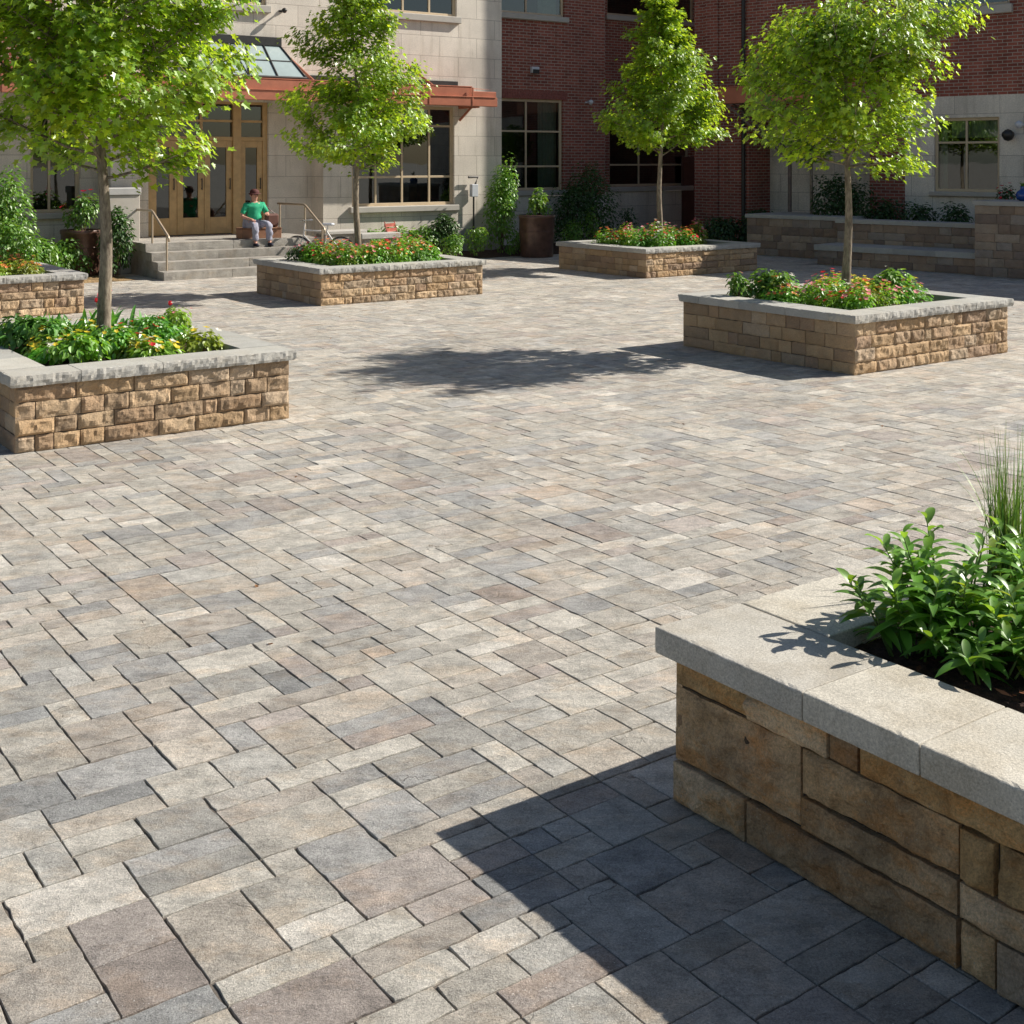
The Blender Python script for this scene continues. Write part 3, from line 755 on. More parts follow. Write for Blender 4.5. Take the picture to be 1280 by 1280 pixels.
def strap_plant(name, label, pos, n, L, seed, mat, width=.022, flowers=None, rx=.12, tint=(1, 1, 1), cat='plant', group=None):
    rnd = random.Random(seed); mb = MB(); t = empty(name, pos, 0, label, cat, group)
    for _ in range(n):
        a = rnd.uniform(0, 2*PI); l = L*rnd.uniform(.6, 1.15); w = width*rnd.uniform(.7, 1.2); lean = rnd.uniform(.15, .9)
        b = Vector((rnd.gauss(0, rx*.5), rnd.gauss(0, rx*.5), 0)); g_ = rnd.uniform(.7, 1.3); mb.cc = (g_*tint[0], g_*tint[1], g_*tint[2])
        o = Vector((math.cos(a), math.sin(a), 0)); s_ = Vector((-math.sin(a), math.cos(a), 0)); pr = None; K = 6
        for k in range(K+1):
            q = k/K; c = b+o*(l*lean*q**1.4)+Vector((0, 0, l*(q-.42*lean*q*q*q)))
            ww = w*math.sin(PI*min(.98, .12+q*.86))**.7 if k < K else .0005
            cur = (mb.vert(c-s_*ww), mb.vert(c+Vector((0, 0, -.3*ww))), mb.vert(c+s_*ww))
            if pr: mb.face((pr[0], pr[1], cur[1], cur[0])); mb.face((pr[1], pr[2], cur[2], cur[1]))
            pr = cur
    mb.build('foliage', mat, t)
    if flowers:
        for k in range(flowers[1]):
            a = rnd.uniform(0, 2*PI); r = rnd.uniform(.02, rx); h = L*rnd.uniform(1.0, 1.35); p = Vector((r*math.cos(a), r*math.sin(a), h))
            sm = MB(); sm.tube([(p.x*.5, p.y*.5, 0), (p.x*.8, p.y*.8, h*.6), tuple(p)], .0035, 5); st_ = sm.build('stem', M['stem'], t)
            fm = MB(); fm.cc = soft(rnd.choice(flowers[0]), rnd.uniform(.8, 1.2))
            for i in range(6):
                e = 2*PI*i/6; ee = Vector((math.cos(e), math.sin(e), 0)); ff = Vector((-ee.y, ee.x, 0))
                fm.poly([p, p+ee*.017+ff*.012+Vector((0, 0, .018)), p+ee*.012+Vector((0, 0, .055)), p+ee*.017-ff*.012+Vector((0, 0, .018))])
            fm.build('blossom', M['petal'], st_)
    return t
LT = [(.62, 2.15, 10, .30, 'tall tulip clump with broad blue-green leaves at the far left of the nearest left planter', None, (.8, 1, 1.3)),
      (.85, 1.75, 26, .34, 'broad-leaved tulip clump just left of the trunk in the nearest left planter', None, (.8, 1, 1.2)),
      (1.45, 2.15, 26, .32, 'tulip clump with two pink-red flowers behind the trunk in the nearest left planter', ([PINK, RED], 3), (.8, 1, 1.2)),
      (1.75, 1.8, 24, .28, 'tulip clump with one dark red flower right of the trunk in the nearest left planter', ([RED], 1), (.9, 1.1, 1.1))]
for k, (u, v, n, L, lb, fl, tn) in enumerate(LT):
    strap_plant('tulip_clump', lb, PL.P(u, v, .53), n+14, L, 60+k, M['leaf_fg'], .024, fl, .22, tn, 'tulips', 'tulip clumps in the nearest left planter')
shrub('green_shrub', 'bright green low bush at the front left of the nearest left planter', 'shrub', PL.P(.68, .72, .53), .28, .26, .24, 700, .065, M['leaf_fg'], 64, tint=(1.4, 1.2, .9), flowers=([YEL], 9, .028))
shrub('green_shrub', 'green bush in front of the trunk in the nearest left planter', 'shrub', PL.P(1.05, .95, .53), .26, .26, .24, 700, .06, M['leaf_fg'], 65, tint=(1.1, 1.1, 1), flowers=([YEL, WHI], 12, .026))
shrub('green_shrub', 'long green bush with deep red blooms, right front of the nearest left planter', 'shrub', PL.P(1.5, 1.2, .53), .32, .36, .25, 1000, .055, M['leaf_fg'], 66, tint=(1, 1.1, 1), flowers=([RED], 7, .032))
shrub('green_shrub', 'pale yellow-green bush at the right end of the nearest left planter', 'shrub', PL.P(1.82, 1.45, .53), .20, .30, .28, 620, .05, M['leaf_shrub'], 67, tint=(1.9, 1.5, 1.2), flowers=([PINK, WHI], 12, .02))
shrub('green_shrub', 'dark leafy bush at the left rim of the nearest left planter', 'shrub', PL.P(.55, 1.6, .53), .26, .4, .30, 900, .075, M['leaf_shrub'], 68, tint=(.9, 1.05, 1.2))

# foreground perennials
def perennial(label, pos, nst, seed, hh=.32, spread=.16):
    rnd = random.Random(seed); t = empty('leafy_perennial', pos, 0, label, 'plant', 'leafy perennials in the foreground planter'); mb = MB(); sm = MB()
    for _ in range(nst):
        a = rnd.uniform(0, 2*PI); r = spread*math.sqrt(rnd.random()); b = Vector((r*math.cos(a)*.6, r*math.sin(a)*.6, 0)); h = hh*rnd.uniform(.6, 1.12)
        tip = Vector((b.x+math.cos(a)*(r*.75+rnd.uniform(0, .04)), b.y+math.sin(a)*(r*.75+rnd.uniform(0, .04)), h))
        mid = b.lerp(tip, .5)+Vector((0, 0, .03)); pts = [b, mid, tip]
        sm.tube(pts, [.0045, .0035, .002], 6, cap=False)
        nl = int(rnd.uniform(12, 18)); base_tone = rnd.uniform(.65, 1.15)
        for k in range(nl):
            q = .22+.78*(k/(nl-1)); c = (b.lerp(mid, q*2) if q < .5 else mid.lerp(tip, q*2-1))
            az = k*2.399+rnd.uniform(-.3, .3); L = .150*rnd.uniform(.7, 1.15)*(1-.35*q*q); el = lerp(-.1, .95, q**1.6)+rnd.uniform(-.15, .15)
            o = Vector((math.cos(az), math.sin(az), 0)); s_ = Vector((-math.sin(az), math.cos(az), 0)); w = L*rnd.uniform(.13, .175)
            g_ = base_tone*rnd.uniform(.85, 1.15)*(.9+.25*q); mb.cc = (g_*(.8+.5*q), g_, g_*.9) if rnd.random() > .05 else (g_*2.3, g_*1.3, g_*.9); pr = None; K = 6
            for i in range(K+1):
                x = i/K; e = el-1.15*x*x*rnd.uniform(.9, 1.1)
                c2 = c+o*(L*x*math.cos(el*.8))+Vector((0, 0, L*(x*math.sin(el)-.38*x*x)))
                ww = w*(math.sin(PI*(x**.8))**.8 if 0 < i < K else .02)
                cur = (mb.vert(c2-s_*ww+Vector((0, 0, ww*.35))), mb.vert(c2), mb.vert(c2+s_*ww+Vector((0, 0, ww*.35))))
                if pr: mb.face((pr[0], pr[1], cur[1], cur[0])); mb.face((pr[1], pr[2], cur[2], cur[1]))
                pr = cur
    f = mb.build('foliage', M['leaf_fg'], t, True); sm.build('stem', M['stem'], t, True)
FGP = [(.66, -.60, 12, .30, .13, 'leafy perennial nearest the coping corner, its shadow falling on the slab'),
       (.88, -.60, 15, .38, .15, 'tallest leafy perennial at the back left of the foreground bed'),
       (.92, -.92, 16, .28, .17, 'leafy perennial in the middle of the foreground bed, one yellow-green shoot in its centre'),
       (.72, -.84, 10, .20, .13, 'low leafy perennial overhanging the front of the foreground bed'),
       (1.18, -.82, 15, .33, .17, 'leafy perennial close to the grass clump'),
       (1.02, -1.22, 15, .29, .16, 'leafy perennial cut by the right edge of the picture, over bare mulch'),
       (1.32, -1.12, 15, .34, .18, 'leafy perennial at the right edge, below the grass clump'),
       (.98, -1.52, 12, .28, .16, 'leafy perennial lowest on the right edge of the picture')]
for k, (u, v, n, h, sp, lb) in enumerate(FGP): perennial(lb, FGF.P(u, v, .54), n, 80+k, h*.97, sp*1.12)
def grass_clump():
    rnd = random.Random(99); mb = MB(); pos = FGF.P(1.36, -.50, .54)
    for _ in range(230):
        a = rnd.uniform(0, 2*PI); l = .66*rnd.uniform(.45, 1.1); lean = abs(rnd.gauss(0, .20)); w = .0042*rnd.uniform(.7, 1.4)
        if rnd.random() < .05: lean = rnd.uniform(.5, .9)
        b = Vector((rnd.gauss(0, .035), rnd.gauss(0, .035), 0)); o = Vector((math.cos(a), math.sin(a), 0)); s_ = Vector((-math.sin(a), math.cos(a), 0))
        g_ = rnd.uniform(.6, 1.4); mb.cc = (g_*rnd.uniform(.9, 1.5), g_, g_*.9); pr = None; K = 9
        for k in range(K+1):
            q = k/K; c = b+o*(l*lean*q**1.8)+Vector((0, 0, l*(q-.55*lean*q**3))); ww = w*(1-q*.92)
            cur = (mb.vert(c-s_*ww), mb.vert(c+s_*ww+Vector((0, 0, .0006))))
            if pr: mb.face((pr[0], pr[1], cur[1], cur[0]))
            pr = cur
    o = mb.build('ornamental_grass', M['leaf_grass'], loc=pos); tag(o, 'tall thin ornamental grass clump at the right edge of the foreground planter', 'ornamental grass')
grass_clump()

# ------------------------------------------------------------------ building helpers
def wall(mb, x0, x1, z0, z1, y, holes, rev=.16, back=.3):
    """front sheet at local y with rectangular holes (hx0,hx1,hz0,hz1) and reveals"""
    xs = sorted({x0, x1, *[h[0] for h in holes], *[h[1] for h in holes]}); zs = sorted({z0, z1, *[h[2] for h in holes], *[h[3] for h in holes]})
    xs = [x for x in xs if x0 <= x <= x1]; zs = [z for z in zs if z0 <= z <= z1]
    for a, b in zip(xs, xs[1:]):
        for c, d in zip(zs, zs[1:]):
            mx, mz = (a+b)/2, (c+d)/2
            if any(h[0] < mx < h[1] and h[2] < mz < h[3] for h in holes): continue
            mb.poly([(a, y, c), (b, y, c), (b, y, d), (a, y, d)])
    for (a, b, c, d) in holes:
        r = y+rev
        mb.poly([(a, y, c), (a, y, d), (a, r, d), (a, r, c)]); mb.poly([(b, y, d), (b, y, c), (b, r, c), (b, r, d)])
        mb.poly([(a, y, d), (b, y, d), (b, r, d), (a, r, d)]); mb.poly([(b, y, c), (a, y, c), (a, r, c), (b, r, c)])
def window(parent, h, y, mx, mz, fw=.07, bar=.05, sill=True, sillo=.08, curtain=None, label=None, silldepth=.10, sillh=.11, mat='frame', name='window', room=True):
    a, b, c, d = h; f = MB(); yf = y+.07
    f.box(a, a+fw, yf, yf+.07, c, d, .006); f.box(b-fw, b, yf, yf+.07, c, d, .006)
    f.box(a+fw, b-fw, yf, yf+.07, d-fw, d, .006); f.box(a+fw, b-fw, yf, yf+.07, c, c+fw, .006)
    for m in mx: f.box(m-bar/2, m+bar/2, yf+.008, yf+.06, c+fw, d-fw, .005)
    for m in mz: f.box(a+fw, b-fw, yf+.014, yf+.055, m-bar/2, m+bar/2, .005)
    fo = f.build(name, M[mat], parent)
    if label: fo['label'] = label
    p = MB(); p.poly([(a+fw*.5, yf+.035, c+fw*.5), (b-fw*.5, yf+.035, c+fw*.5), (b-fw*.5, yf+.035, d-fw*.5), (a+fw*.5, yf+.035, d-fw*.5)])
    p.build('pane', M['glass'], fo)
    if sill:
        s = MB(); s.cc = (.47, .44, .39); s.box(a-sillo, b+sillo, y-silldepth, y+.065, c-sillh, c-.003, .012); s.build('sill', M['cast'], fo)
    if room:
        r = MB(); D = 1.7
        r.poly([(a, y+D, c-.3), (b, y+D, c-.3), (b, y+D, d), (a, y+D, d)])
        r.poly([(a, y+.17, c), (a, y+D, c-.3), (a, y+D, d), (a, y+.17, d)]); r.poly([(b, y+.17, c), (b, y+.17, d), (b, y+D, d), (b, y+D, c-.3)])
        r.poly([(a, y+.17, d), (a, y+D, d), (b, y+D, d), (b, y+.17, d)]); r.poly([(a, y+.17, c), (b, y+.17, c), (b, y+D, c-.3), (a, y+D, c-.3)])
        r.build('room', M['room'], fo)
    if curtain:
        k = MB()
        for (ca, cb, cz) in curtain:
            n = max(6, int((cb-ca)/.03)); pr = None
            for i in range(n+1):
                x = lerp(ca, cb, i/n); yy = y+.28+.022*math.sin(i*1.9)
                cur = (k.vert((x, yy, cz)), k.vert((x, yy, d-.02)))
                if pr: k.face((pr[0], cur[0], cur[1], pr[1]))
                pr = cur
        k.build('curtain', M['curtain'], fo, True)
    return fo

# ------------------------------------------------------------------ entrance building (stone)
YM, YR, YD = 2.4, 2.95, 3.02
uc = S.u(YM, 404); ue = S.u(YM, 627); ul = -9.0; ur0 = S.u(YM, 172)
ubrick = S.u(YM, 66)
B1 = empty('stone_building', S.P(0, 0), S.ang, 'pale limestone building with double entrance doors, red metal awning and lit upper wall', 'building')
def ZS(px, py, v=YM): return S.z(v, px, py)
w1 = (S.u(YM, 440), S.u(YM, 568), ZS(510, 257), ZS(568, 134))
w2 = (S.u(YM, 452), S.u(YM, 571), ZS(540, 19), 7.3)
YL = 3.2; w3 = (S.u(YL, 38), S.u(YL, 100), ZS(70, 266, YL), 3.5)
w4 = (S.u(YM, 225), S.u(YM, 333), ZS(290, 4), 7.3)
wl = MB(); HB = 9.0; ZT = 3.72
wall(wl, ubrick, ue, ZT, HB, YM, [w2, w4])
wall(wl, uc, ue, -.05, ZT, YM, [w1]); wall(wl, ul, ur0-.55, -.05, ZT, YL, [w3]); wl.poly([(ul, YM, ZT), (ur0, YM, ZT), (ur0, YL, ZT), (ul, YL, ZT)][::-1]); wl.poly([(ur0-.55, YM, -.05), (ur0, YM, -.05), (ur0, YM, ZT), (ur0-.55, YM, ZT)]); wl.poly([(ur0-.55, YL, -.05), (ur0-.55, YM, -.05), (ur0-.55, YM, ZT), (ur0-.55, YL, ZT)])
# entrance recess
wl.poly([(ur0, YM, -.05), (ur0, YM, ZT), (ur0, YD+.2, ZT), (ur0, YD+.2, -.05)]); wl.poly([(uc, YD+.2, -.05), (uc, YD+.2, ZT), (uc, YM, ZT), (uc, YM, -.05)])
wl.poly([(ur0, YM, ZT), (uc, YM, ZT), (uc, YD+.2, ZT), (ur0, YD+.2, ZT)])
d0, d1 = S.u(YD, 184), S.u(YD, 334); dz1 = 3.52
wall(wl, ur0, uc, -.05, ZT, YR, [(d0, d1, .64, dz1)], rev=.25)
wl.poly([(ue, YM, -.05), (ue, 6, -.05), (ue, 6, HB), (ue, YM, HB)]); wl.poly([(ul, YM, HB), (ue, YM, HB), (ue, 12, HB), (ul, 12, HB)])
wl.build('wall', M['ashlar'], B1)
wb = MB(); wall(wb, ul, ubrick, ZT, HB, YM, []); o = wb.build('upper_wall', M['brick'], B1); o['label'] = 'red brick upper wall behind the left tree'
pl = MB(); pl.cc = (.40, .375, .33); pl.box(uc+.004, ue+.03, YM-.05, YM-.003, -.05, .62, .012); pl.build('plinth', M['cast'], B1)
mxs = [S.u(YM+.1, p) for p in (469, 502, 536)]
window(B1, w1, YM, mxs, [ZS(520, 157), ZS(520, 221)], label='large four-bay ground floor window under the awning', sillh=.14)
window(B1, w2, YM, [S.u(YM+.1, 503), S.u(YM+.1, 536)], [], sillh=.16, label='upper window with a thick stone sill above the awning')
window(B1, w3, YL, [S.u(YL+.1, 61)], [2.6], sillh=.12, label='ground floor window behind the left tree')
window(B1, w4, YM, [S.u(YM+.1, 280)], [], sillh=.16, label='upper window above the glass canopy')
# doors
def door_leaf(a, b, z0, z1, st=.16, lab=None):
    f = MB(); y = YD+.03
    f.box(a, a+st, y, y+.05, z0, z1, .004); f.box(b-st, b, y, y+.05, z0, z1, .004)
    f.box(a+st, b-st, y, y+.05, z1-.14, z1, .004); f.box(a+st, b-st, y, y+.05, z0, z0+.36, .004)
    o = f.build('door', M['door'], B1)
    p = MB(); p.poly([(a+st*.9, y+.03, z0+.35), (b-st*.9, y+.03, z0+.35), (b-st*.9, y+.03, z1-.12), (a+st*.9, y+.03, z1-.12)]); p.build('pane', M['glass'], o)
    h = MB(); h.tube([(b-st*.5, y-.05, z0+.95), (b-st*.5, y-.05, z0+1.2)], .012, 8); h.tube([(b-st*.5, y-.05, z0+.98), (b-st*.5, y+.01, z0+.98)], .008, 6); h.tube([(b-st*.5, y-.05, z0+1.17), (b-st*.5, y+.01, z0+1.17)], .008, 6); h.build('handle', M['darkmetal'], o)
zt = S.z(YD, 270, 176)
xs = [S.u(YD, p) for p in (184, 222, 256, 291, 300, 329)]
door_leaf(xs[0]+.05, xs[1]-.004, .66, zt); door_leaf(xs[1]+.004, xs[2]-.004, .66, zt, .13); door_leaf(xs[2]+.004, xs[3]-.004, .66, zt, .13); door_leaf(xs[4]+.02, xs[5]-.01, .66, zt, .12)
df = MB()
df.box(d0, d0+.05, YD, YD+.12, .64, dz1, .004); df.box(xs[3], xs[4]+.018, YD-.03, YD+.12, .64, dz1, .004); df.box(xs[5]-.008, d1, YD, YD+.12, .64, dz1, .004)
df.box(d0+.05, xs[3], YD, YD+.11, zt+.004, zt+.09, .004); df.box(xs[4]+.02, xs[5]-.01, YD, YD+.11, zt+.004, zt+.09, .004); df.box(d0+.05, xs[3], YD+.01, YD+.1, dz1-.06, dz1, .004); df.box(xs[4]+.02, xs[5]-.01, YD+.01, YD+.1, dz1-.06, dz1, .004)
tm = S.z(YD, 270, 151)
df.box(d0+.05, xs[3], YD+.01, YD+.1, tm-.025, tm+.025, .004); df.box(xs[4]+.02, xs[5]-.01, YD+.01, YD+.1, tm-.025, tm+.025, .004)
df.box((xs[1]+xs[2])/2+.2, (xs[1]+xs[2])/2+.26, YD+.012, YD+.098, zt+.09, dz1-.06, .004)
dfo = df.build('door_frame', M['door'], B1)
tp = MB(); tp.poly([(d0+.04, YD+.06, zt+.05), (d1-.04, YD+.06, zt+.05), (d1-.04, YD+.06, dz1-.03), (d0+.04, YD+.06, dz1-.03)]); tp.build('pane', M['glass'], dfo)
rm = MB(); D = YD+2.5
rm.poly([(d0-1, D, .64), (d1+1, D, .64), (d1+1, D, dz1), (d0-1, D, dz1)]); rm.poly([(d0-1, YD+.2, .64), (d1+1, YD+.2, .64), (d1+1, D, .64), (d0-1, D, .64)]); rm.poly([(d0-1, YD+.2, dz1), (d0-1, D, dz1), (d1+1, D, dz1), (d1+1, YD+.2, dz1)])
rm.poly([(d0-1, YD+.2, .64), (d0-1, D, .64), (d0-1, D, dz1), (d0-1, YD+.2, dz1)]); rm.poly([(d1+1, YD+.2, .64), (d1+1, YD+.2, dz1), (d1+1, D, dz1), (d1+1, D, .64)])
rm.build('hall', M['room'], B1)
# awning
ya = 1.45; a0 = S.u(ya, 2); a1 = S.u(ya, 592); a2 = S.u(ya, 622)
z_lo, z_mid, z_hi = S.z(ya, 500, 130), S.z(ya, 500, 117), S.z(ya, 500, 104)
aw = MB()
aw.box(a0, a2, ya, ya+.10, z_lo, z_mid-.02, .01); aw.box(a0, a1, ya+.06, ya+.16, z_mid-.01, z_hi-.02, .01); aw.box(a1+.01, a2, ya+.05, ya+.14, z_mid-.012, z_mid+.12, .01)
aw.box(a0, a2-.02, ya+.10, YM-.005, z_lo+.06, z_lo+.12); aw.box(a0, a2-.05, ya-.02, ya+.13, z_mid-.026, z_mid-.006, .004)
aw.poly([(a0, ya+.14, z_hi-.03), (a2-.03, ya+.14, z_hi-.06), (a1-.05, YM-.01, z_hi+.05), (a0, YM-.01, z_hi+.05)])
aw.box(a0, a1, ya+.05, ya+.17, z_hi-.02, z_hi, .004)
for px in (470, 537, 591):
    u = S.u(ya, px); aw.box(u-.02, u+.02, ya-.015, ya+.01, z_lo+.005, z_hi-.03, .004)
awo = aw.build('awning', M['rust'], B1)
fl = MB(); fl.box(S.u(YM, 380), S.u(YM, 571), YM-.06, YM-.004, z_hi-.02, z_hi+.16, .006); fl.build('flashing', M['darkmetal'], awo)
for px in (256, 574):
    br = MB(); u = S.u(YM, px); br.box(u-.03, u+.03, ya+.12, YM-.006, z_lo-.03, z_lo+.055, .006)
    br.tube([(u, YM-.03, z_lo-.30), (u, ya+.45, z_lo-.02)], .03, 8); br.build('bracket', M['rust'], awo)
for px, pz, qx in ((505, 78, 541), (348, 60, 392)):
    rd = MB(); u = S.u(YM, px); rd.tube([(u, YM-.02, ZS(px, pz)), (S.u(ya+.2, qx), ya+.2, z_hi-.01)], .03, 8); rd.build('tie_rod', M['rust'], awo)
# glass canopy over the doors
g0, g1 = S.u(ya+.1, 236), S.u(ya+.1, 383); t0, t1 = S.u(YM, 262), S.u(YM, 346); zg = z_hi+.0; ztg = ZS(320, 56)
gp = MB(); gp.poly([(g0, ya+.1, zg+.02), (g1, ya+.1, zg+.02), (t1, YM-.12, ztg), (t0, YM-.12, ztg)]); gp.poly([(g1, ya+.1, zg+.02), (g1+.1, YM-.01, zg+.02), (t1, YM-.12, ztg)]); gp.poly([(g0-.1, YM-.01, zg+.02), (g0, ya+.1, zg+.02), (t0, YM-.12, ztg)])
gc = gp.build('glass_canopy', M['skyglass'], B1)
gb = MB(); gb.box(t0-.04, t1+.04, YM-.17, YM-.01, ztg-.02, ztg+.17, .01)
P_ = lambda s_, q: Vector((lerp(lerp(g0, g1, s_), lerp(t0, t1, s_), q), lerp(ya+.1, YM-.12, q), lerp(zg+.03, ztg+.01, q)))
for s_ in (0, .25, .5, .75, 1): gb.tube([P_(s_, 0), P_(s_, 1)], .022, 6)
gb.tube([P_(0, .0), P_(1, 0)], .03, 6); gb.tube([P_(0, .5), P_(1, .5)], .015, 6); gb.tube([P_(.25, 0), P_(.5, 1)], .012, 6); gb.tube([P_(.5, 0), P_(.25, 1)], .012, 6)
gb.build('glazing_bars', M['darkmetal'], gc)

# ------------------------------------------------------------------ steps
st = empty('entrance_steps', S.P(0, 0), S.ang, 'four worn grey stone steps and landing leading up to the entrance doors', 'steps')
ULs, URs = 0.0, 3.75
for k in range(4):
    m = MB(); y0 = .33*k; cuts = [ULs, 1.35+.5*(k % 2), URs] if k != 3 else [ULs, 1.8, URs]
    for a, b in zip(cuts, cuts[1:]):
        m.cc = soft((.36, .335, .295), random.uniform(.85, 1.1))
        rough_slab(m, a+.002, b-.002, y0, y0+.36 if k < 3 else YR-.002, .16*k-.02+(.02 if k else 0)+.003, .16*(k+1), .05, .006, ['y-', 'x-', 'x+'], seed=k*3)
    m.build('step', M['steps'], st)
m = MB(); m.cc = (.33, .30, .26); m.box(.02, URs-.02, .36, YR-.01, -.02, .158); m.box(.02, URs-.02, .7, YR-.01, .158, .318); m.box(.02, URs-.02, 1.03, YR-.01, .318, .478); m.build('step_base', M['steps'], st)
# low cheek wall right of the steps
ck = empty('low_stone_wall', S.P(3.8, .9), S.ang, 'low stone cheek wall to the right of the entrance steps, behind the bicycle', 'wall')
m = MB(); m.cc = (.40, .36, .30); m.box(0, .95, 0, .45, 0, .68, .01); m.build('wall', M['wallstone'], ck); m = MB(); m.cc = (.5, .47, .42); m.box(-.03, .98, -.03, .48, .682, .76, .012); m.build('coping', M['coping'], ck)
pc = empty('stone_pier', S.P(S.u(2.0, 134), 1.9), S.ang, 'pale stone pier left of the entrance steps with a slanted grey top', 'pier')
m = MB(); m.cc = (.50, .46, .40); m.box(0, .62, 0, .38, 0, 1.55, .01); m.build('shaft', M['cast'], pc)
m = MB(); m.cc = (.46, .45, .43); m.v = []; m.box(-.02, .64, -.03, .39, 1.553, 1.70, .015); m.build('cap', M['cast'], pc)
# handrails
def handrail(u, label, ztop):
    t = empty('handrail', S.P(u, 0), S.ang, label, 'handrail', 'handrails beside the entrance steps'); r = .024
    m = MB(); m.tube([(0, 2.35, ztop-.01), (0, 1.10, ztop), (0, 1.02, ztop-.02), (0, .18, ztop-.46), (0, .14, ztop-.55)], r, 10); m.build('top_rail', M['rail'], t, True)
    for (y, zb, zt_) in ((2.25, .63, ztop-.01), (1.04, .63, ztop-.01), (.26, .15, ztop-.41)):
        m = MB(); m.tube([(0, y, zb), (0, y, zt_)], .02, 8); m.build('post', M['rail'], t)
handrail(.15, 'tan metal handrail on the left side of the steps', 1.27); handrail(3.40, 'tan metal handrail on the right side of the steps, next to the seated person', 1.32)

# ------------------------------------------------------------------ middle brick building
YB, YC = 3.35, 4.5
ub0, ub1 = ue+.01, S.u(YB, 756); ub2 = S.u(YC, 905)
B2 = empty('brick_building', S.P(0, 0), S.ang, 'red brick building with tall cream-framed windows next to the pale stone facade', 'building')
ZB = lambda px, py, v=YB: S.z(v, px, py)
h1 = (S.u(YB, 612), S.u(YB, 704), ZB(670, 238), ZB(670, 124)); h2 = (S.u(YB, 612), S.u(YB, 706), ZB(670, 19), 7.6)
h3 = (S.u(YC, 762), S.u(YC, 862), ZB(800, 233, YC), ZB(800, 150, YC)); h4 = (S.u(YC, 759), S.u(YC, 868), ZB(800, 22, YC), 7.9)
m = MB(); plz = h1[2]-.14
wall(m, ue-1.2, ub1, plz, 9.5, YB, [h1, h2]); wall(m, ub1, ub2, h3[2]-.14, 9.5, YC, [h3, h4])
m.poly([(ub1, YB, -.05), (ub1, YC, -.05), (ub1, YC, 9.5), (ub1, YB, 9.5)][::-1]); m.poly([(ub0-2, YB, 9.5), (ub1, YB, 9.5), (ub1, 10, 9.5), (ub0-2, 10, 9.5)]); m.poly([(ub1, YC, 9.5), (ub2, YC, 9.5), (ub2, 10, 9.5), (ub1, 10, 9.5)])
m.build('wall', M['brick'], B2)
m = MB(); wall(m, ue-1.2, ub1+.02, -.05, plz-.003, YB-.03, []); wall(m, ub1, ub2, -.05, h3[2]-.143, YC-.03, []); m.poly([(ue-1.2, YB-.03, plz-.003), (ub1+.02, YB-.03, plz-.003), (ub1+.02, YB+.02, plz-.003), (ue-1.2, YB+.02, plz-.003)]); m.build('plinth', M['ashlar'], B2)
umx = S.u(YB+.1, 657)
window(B2, h1, YB, [umx], [ZB(660, 164), ZB(660, 208)], label='tall six-pane window beside the stone corner', curtain=[(S.u(YB, 680), h1[1]-.04, h1[2])], sillh=.13)
window(B2, h2, YB, [umx], [], label='upper window with pale stone sill', sillh=.14, curtain=[(S.u(YB, 680), h2[1]-.04, h2[2])])
window(B2, h3, YC, [S.u(YC+.1, 798)], [ZB(800, 206, YC)], label='low window behind the farthest tree', sillh=.14)
window(B2, h4, YC, [S.u(YC+.1, 815)], [], label='upper window behind the top of the farthest tree', sillh=.14)
# soldier courses
for (h, y) in ((h1, YB),):
    m = MB(); x = h[0]; k = 0
    while x < h[1]+.1:
        m.cc = (1, 1, 1); m.box(x, x+.068, y-.012, y-.001, h[3]+.01, h[3]+.225, .003); x += .078
    m.build('lintel', simple('lintel brick', (.27, .09, .07), .85, nscale=20, var=.3), B2)
m = MB(); u = S.u(YC, 851); m.box(u, u+.55, YC-.05, YC-.002, .05, 2.35, .01); do = m.build('door', M['brownpanel'], B2)
m = MB(); m.box(u+.06, u+.49, YC-.065, YC-.052, .25, 1.05, .01); m.box(u+.06, u+.49, YC-.065, YC-.052, 1.2, 2.2, .01); m.build('panel', M['brownpanel'], do)

# ------------------------------------------------------------------ right building (faces left, in shade)
BF = 2.2
al = R.u(BF, 868); a_s = R.u(BF, 936); a_b = R.u(BF, 1087); a_w = R.u(BF, 1132); ar = 14.0
ZR = lambda px, py, v=BF: R.z(v, px, py)
B3 = empty('brick_building', R.P(0, 0), R.ang, 'shaded red brick building on the right with a grey stone ground floor', 'building')
zbk = ZR(1200, 120); zrec = ZR(1000, 152); HR = 6.5
k1 = (R.u(BF, 1168), R.u(BF, 1250), ZR(1210, 240), ZR(1210, 147)); k2 = (R.u(BF, 1157), R.u(BF, 1262), ZR(1210, 9), 6.25)
m = MB(); wall(m, al, a_w, zrec, HR, BF, []); wall(m, a_w, ar, zbk, HR, BF, [k2]); wall(m, al, a_s, -.05, zrec, BF, []); wall(m, a_b, a_w, -.05, zrec, BF, [])
RD = BF+1.0
m.poly([(a_s, BF, -.05), (a_s, RD, -.05), (a_s, RD, zrec), (a_s, BF, zrec)]); m.poly([(a_b, RD, -.05), (a_b, BF, -.05), (a_b, BF, zrec), (a_b, RD, zrec)]); m.poly([(a_s, BF, zrec), (a_s, RD, zrec), (a_b, RD, zrec), (a_b, BF, zrec)])
m.poly([(al, BF, HR), (ar, BF, HR), (ar, 12, HR), (al, 12, HR)]); m.poly([(ar, BF, -.05), (ar, 12, -.05), (ar, 12, HR), (ar, BF, HR)])
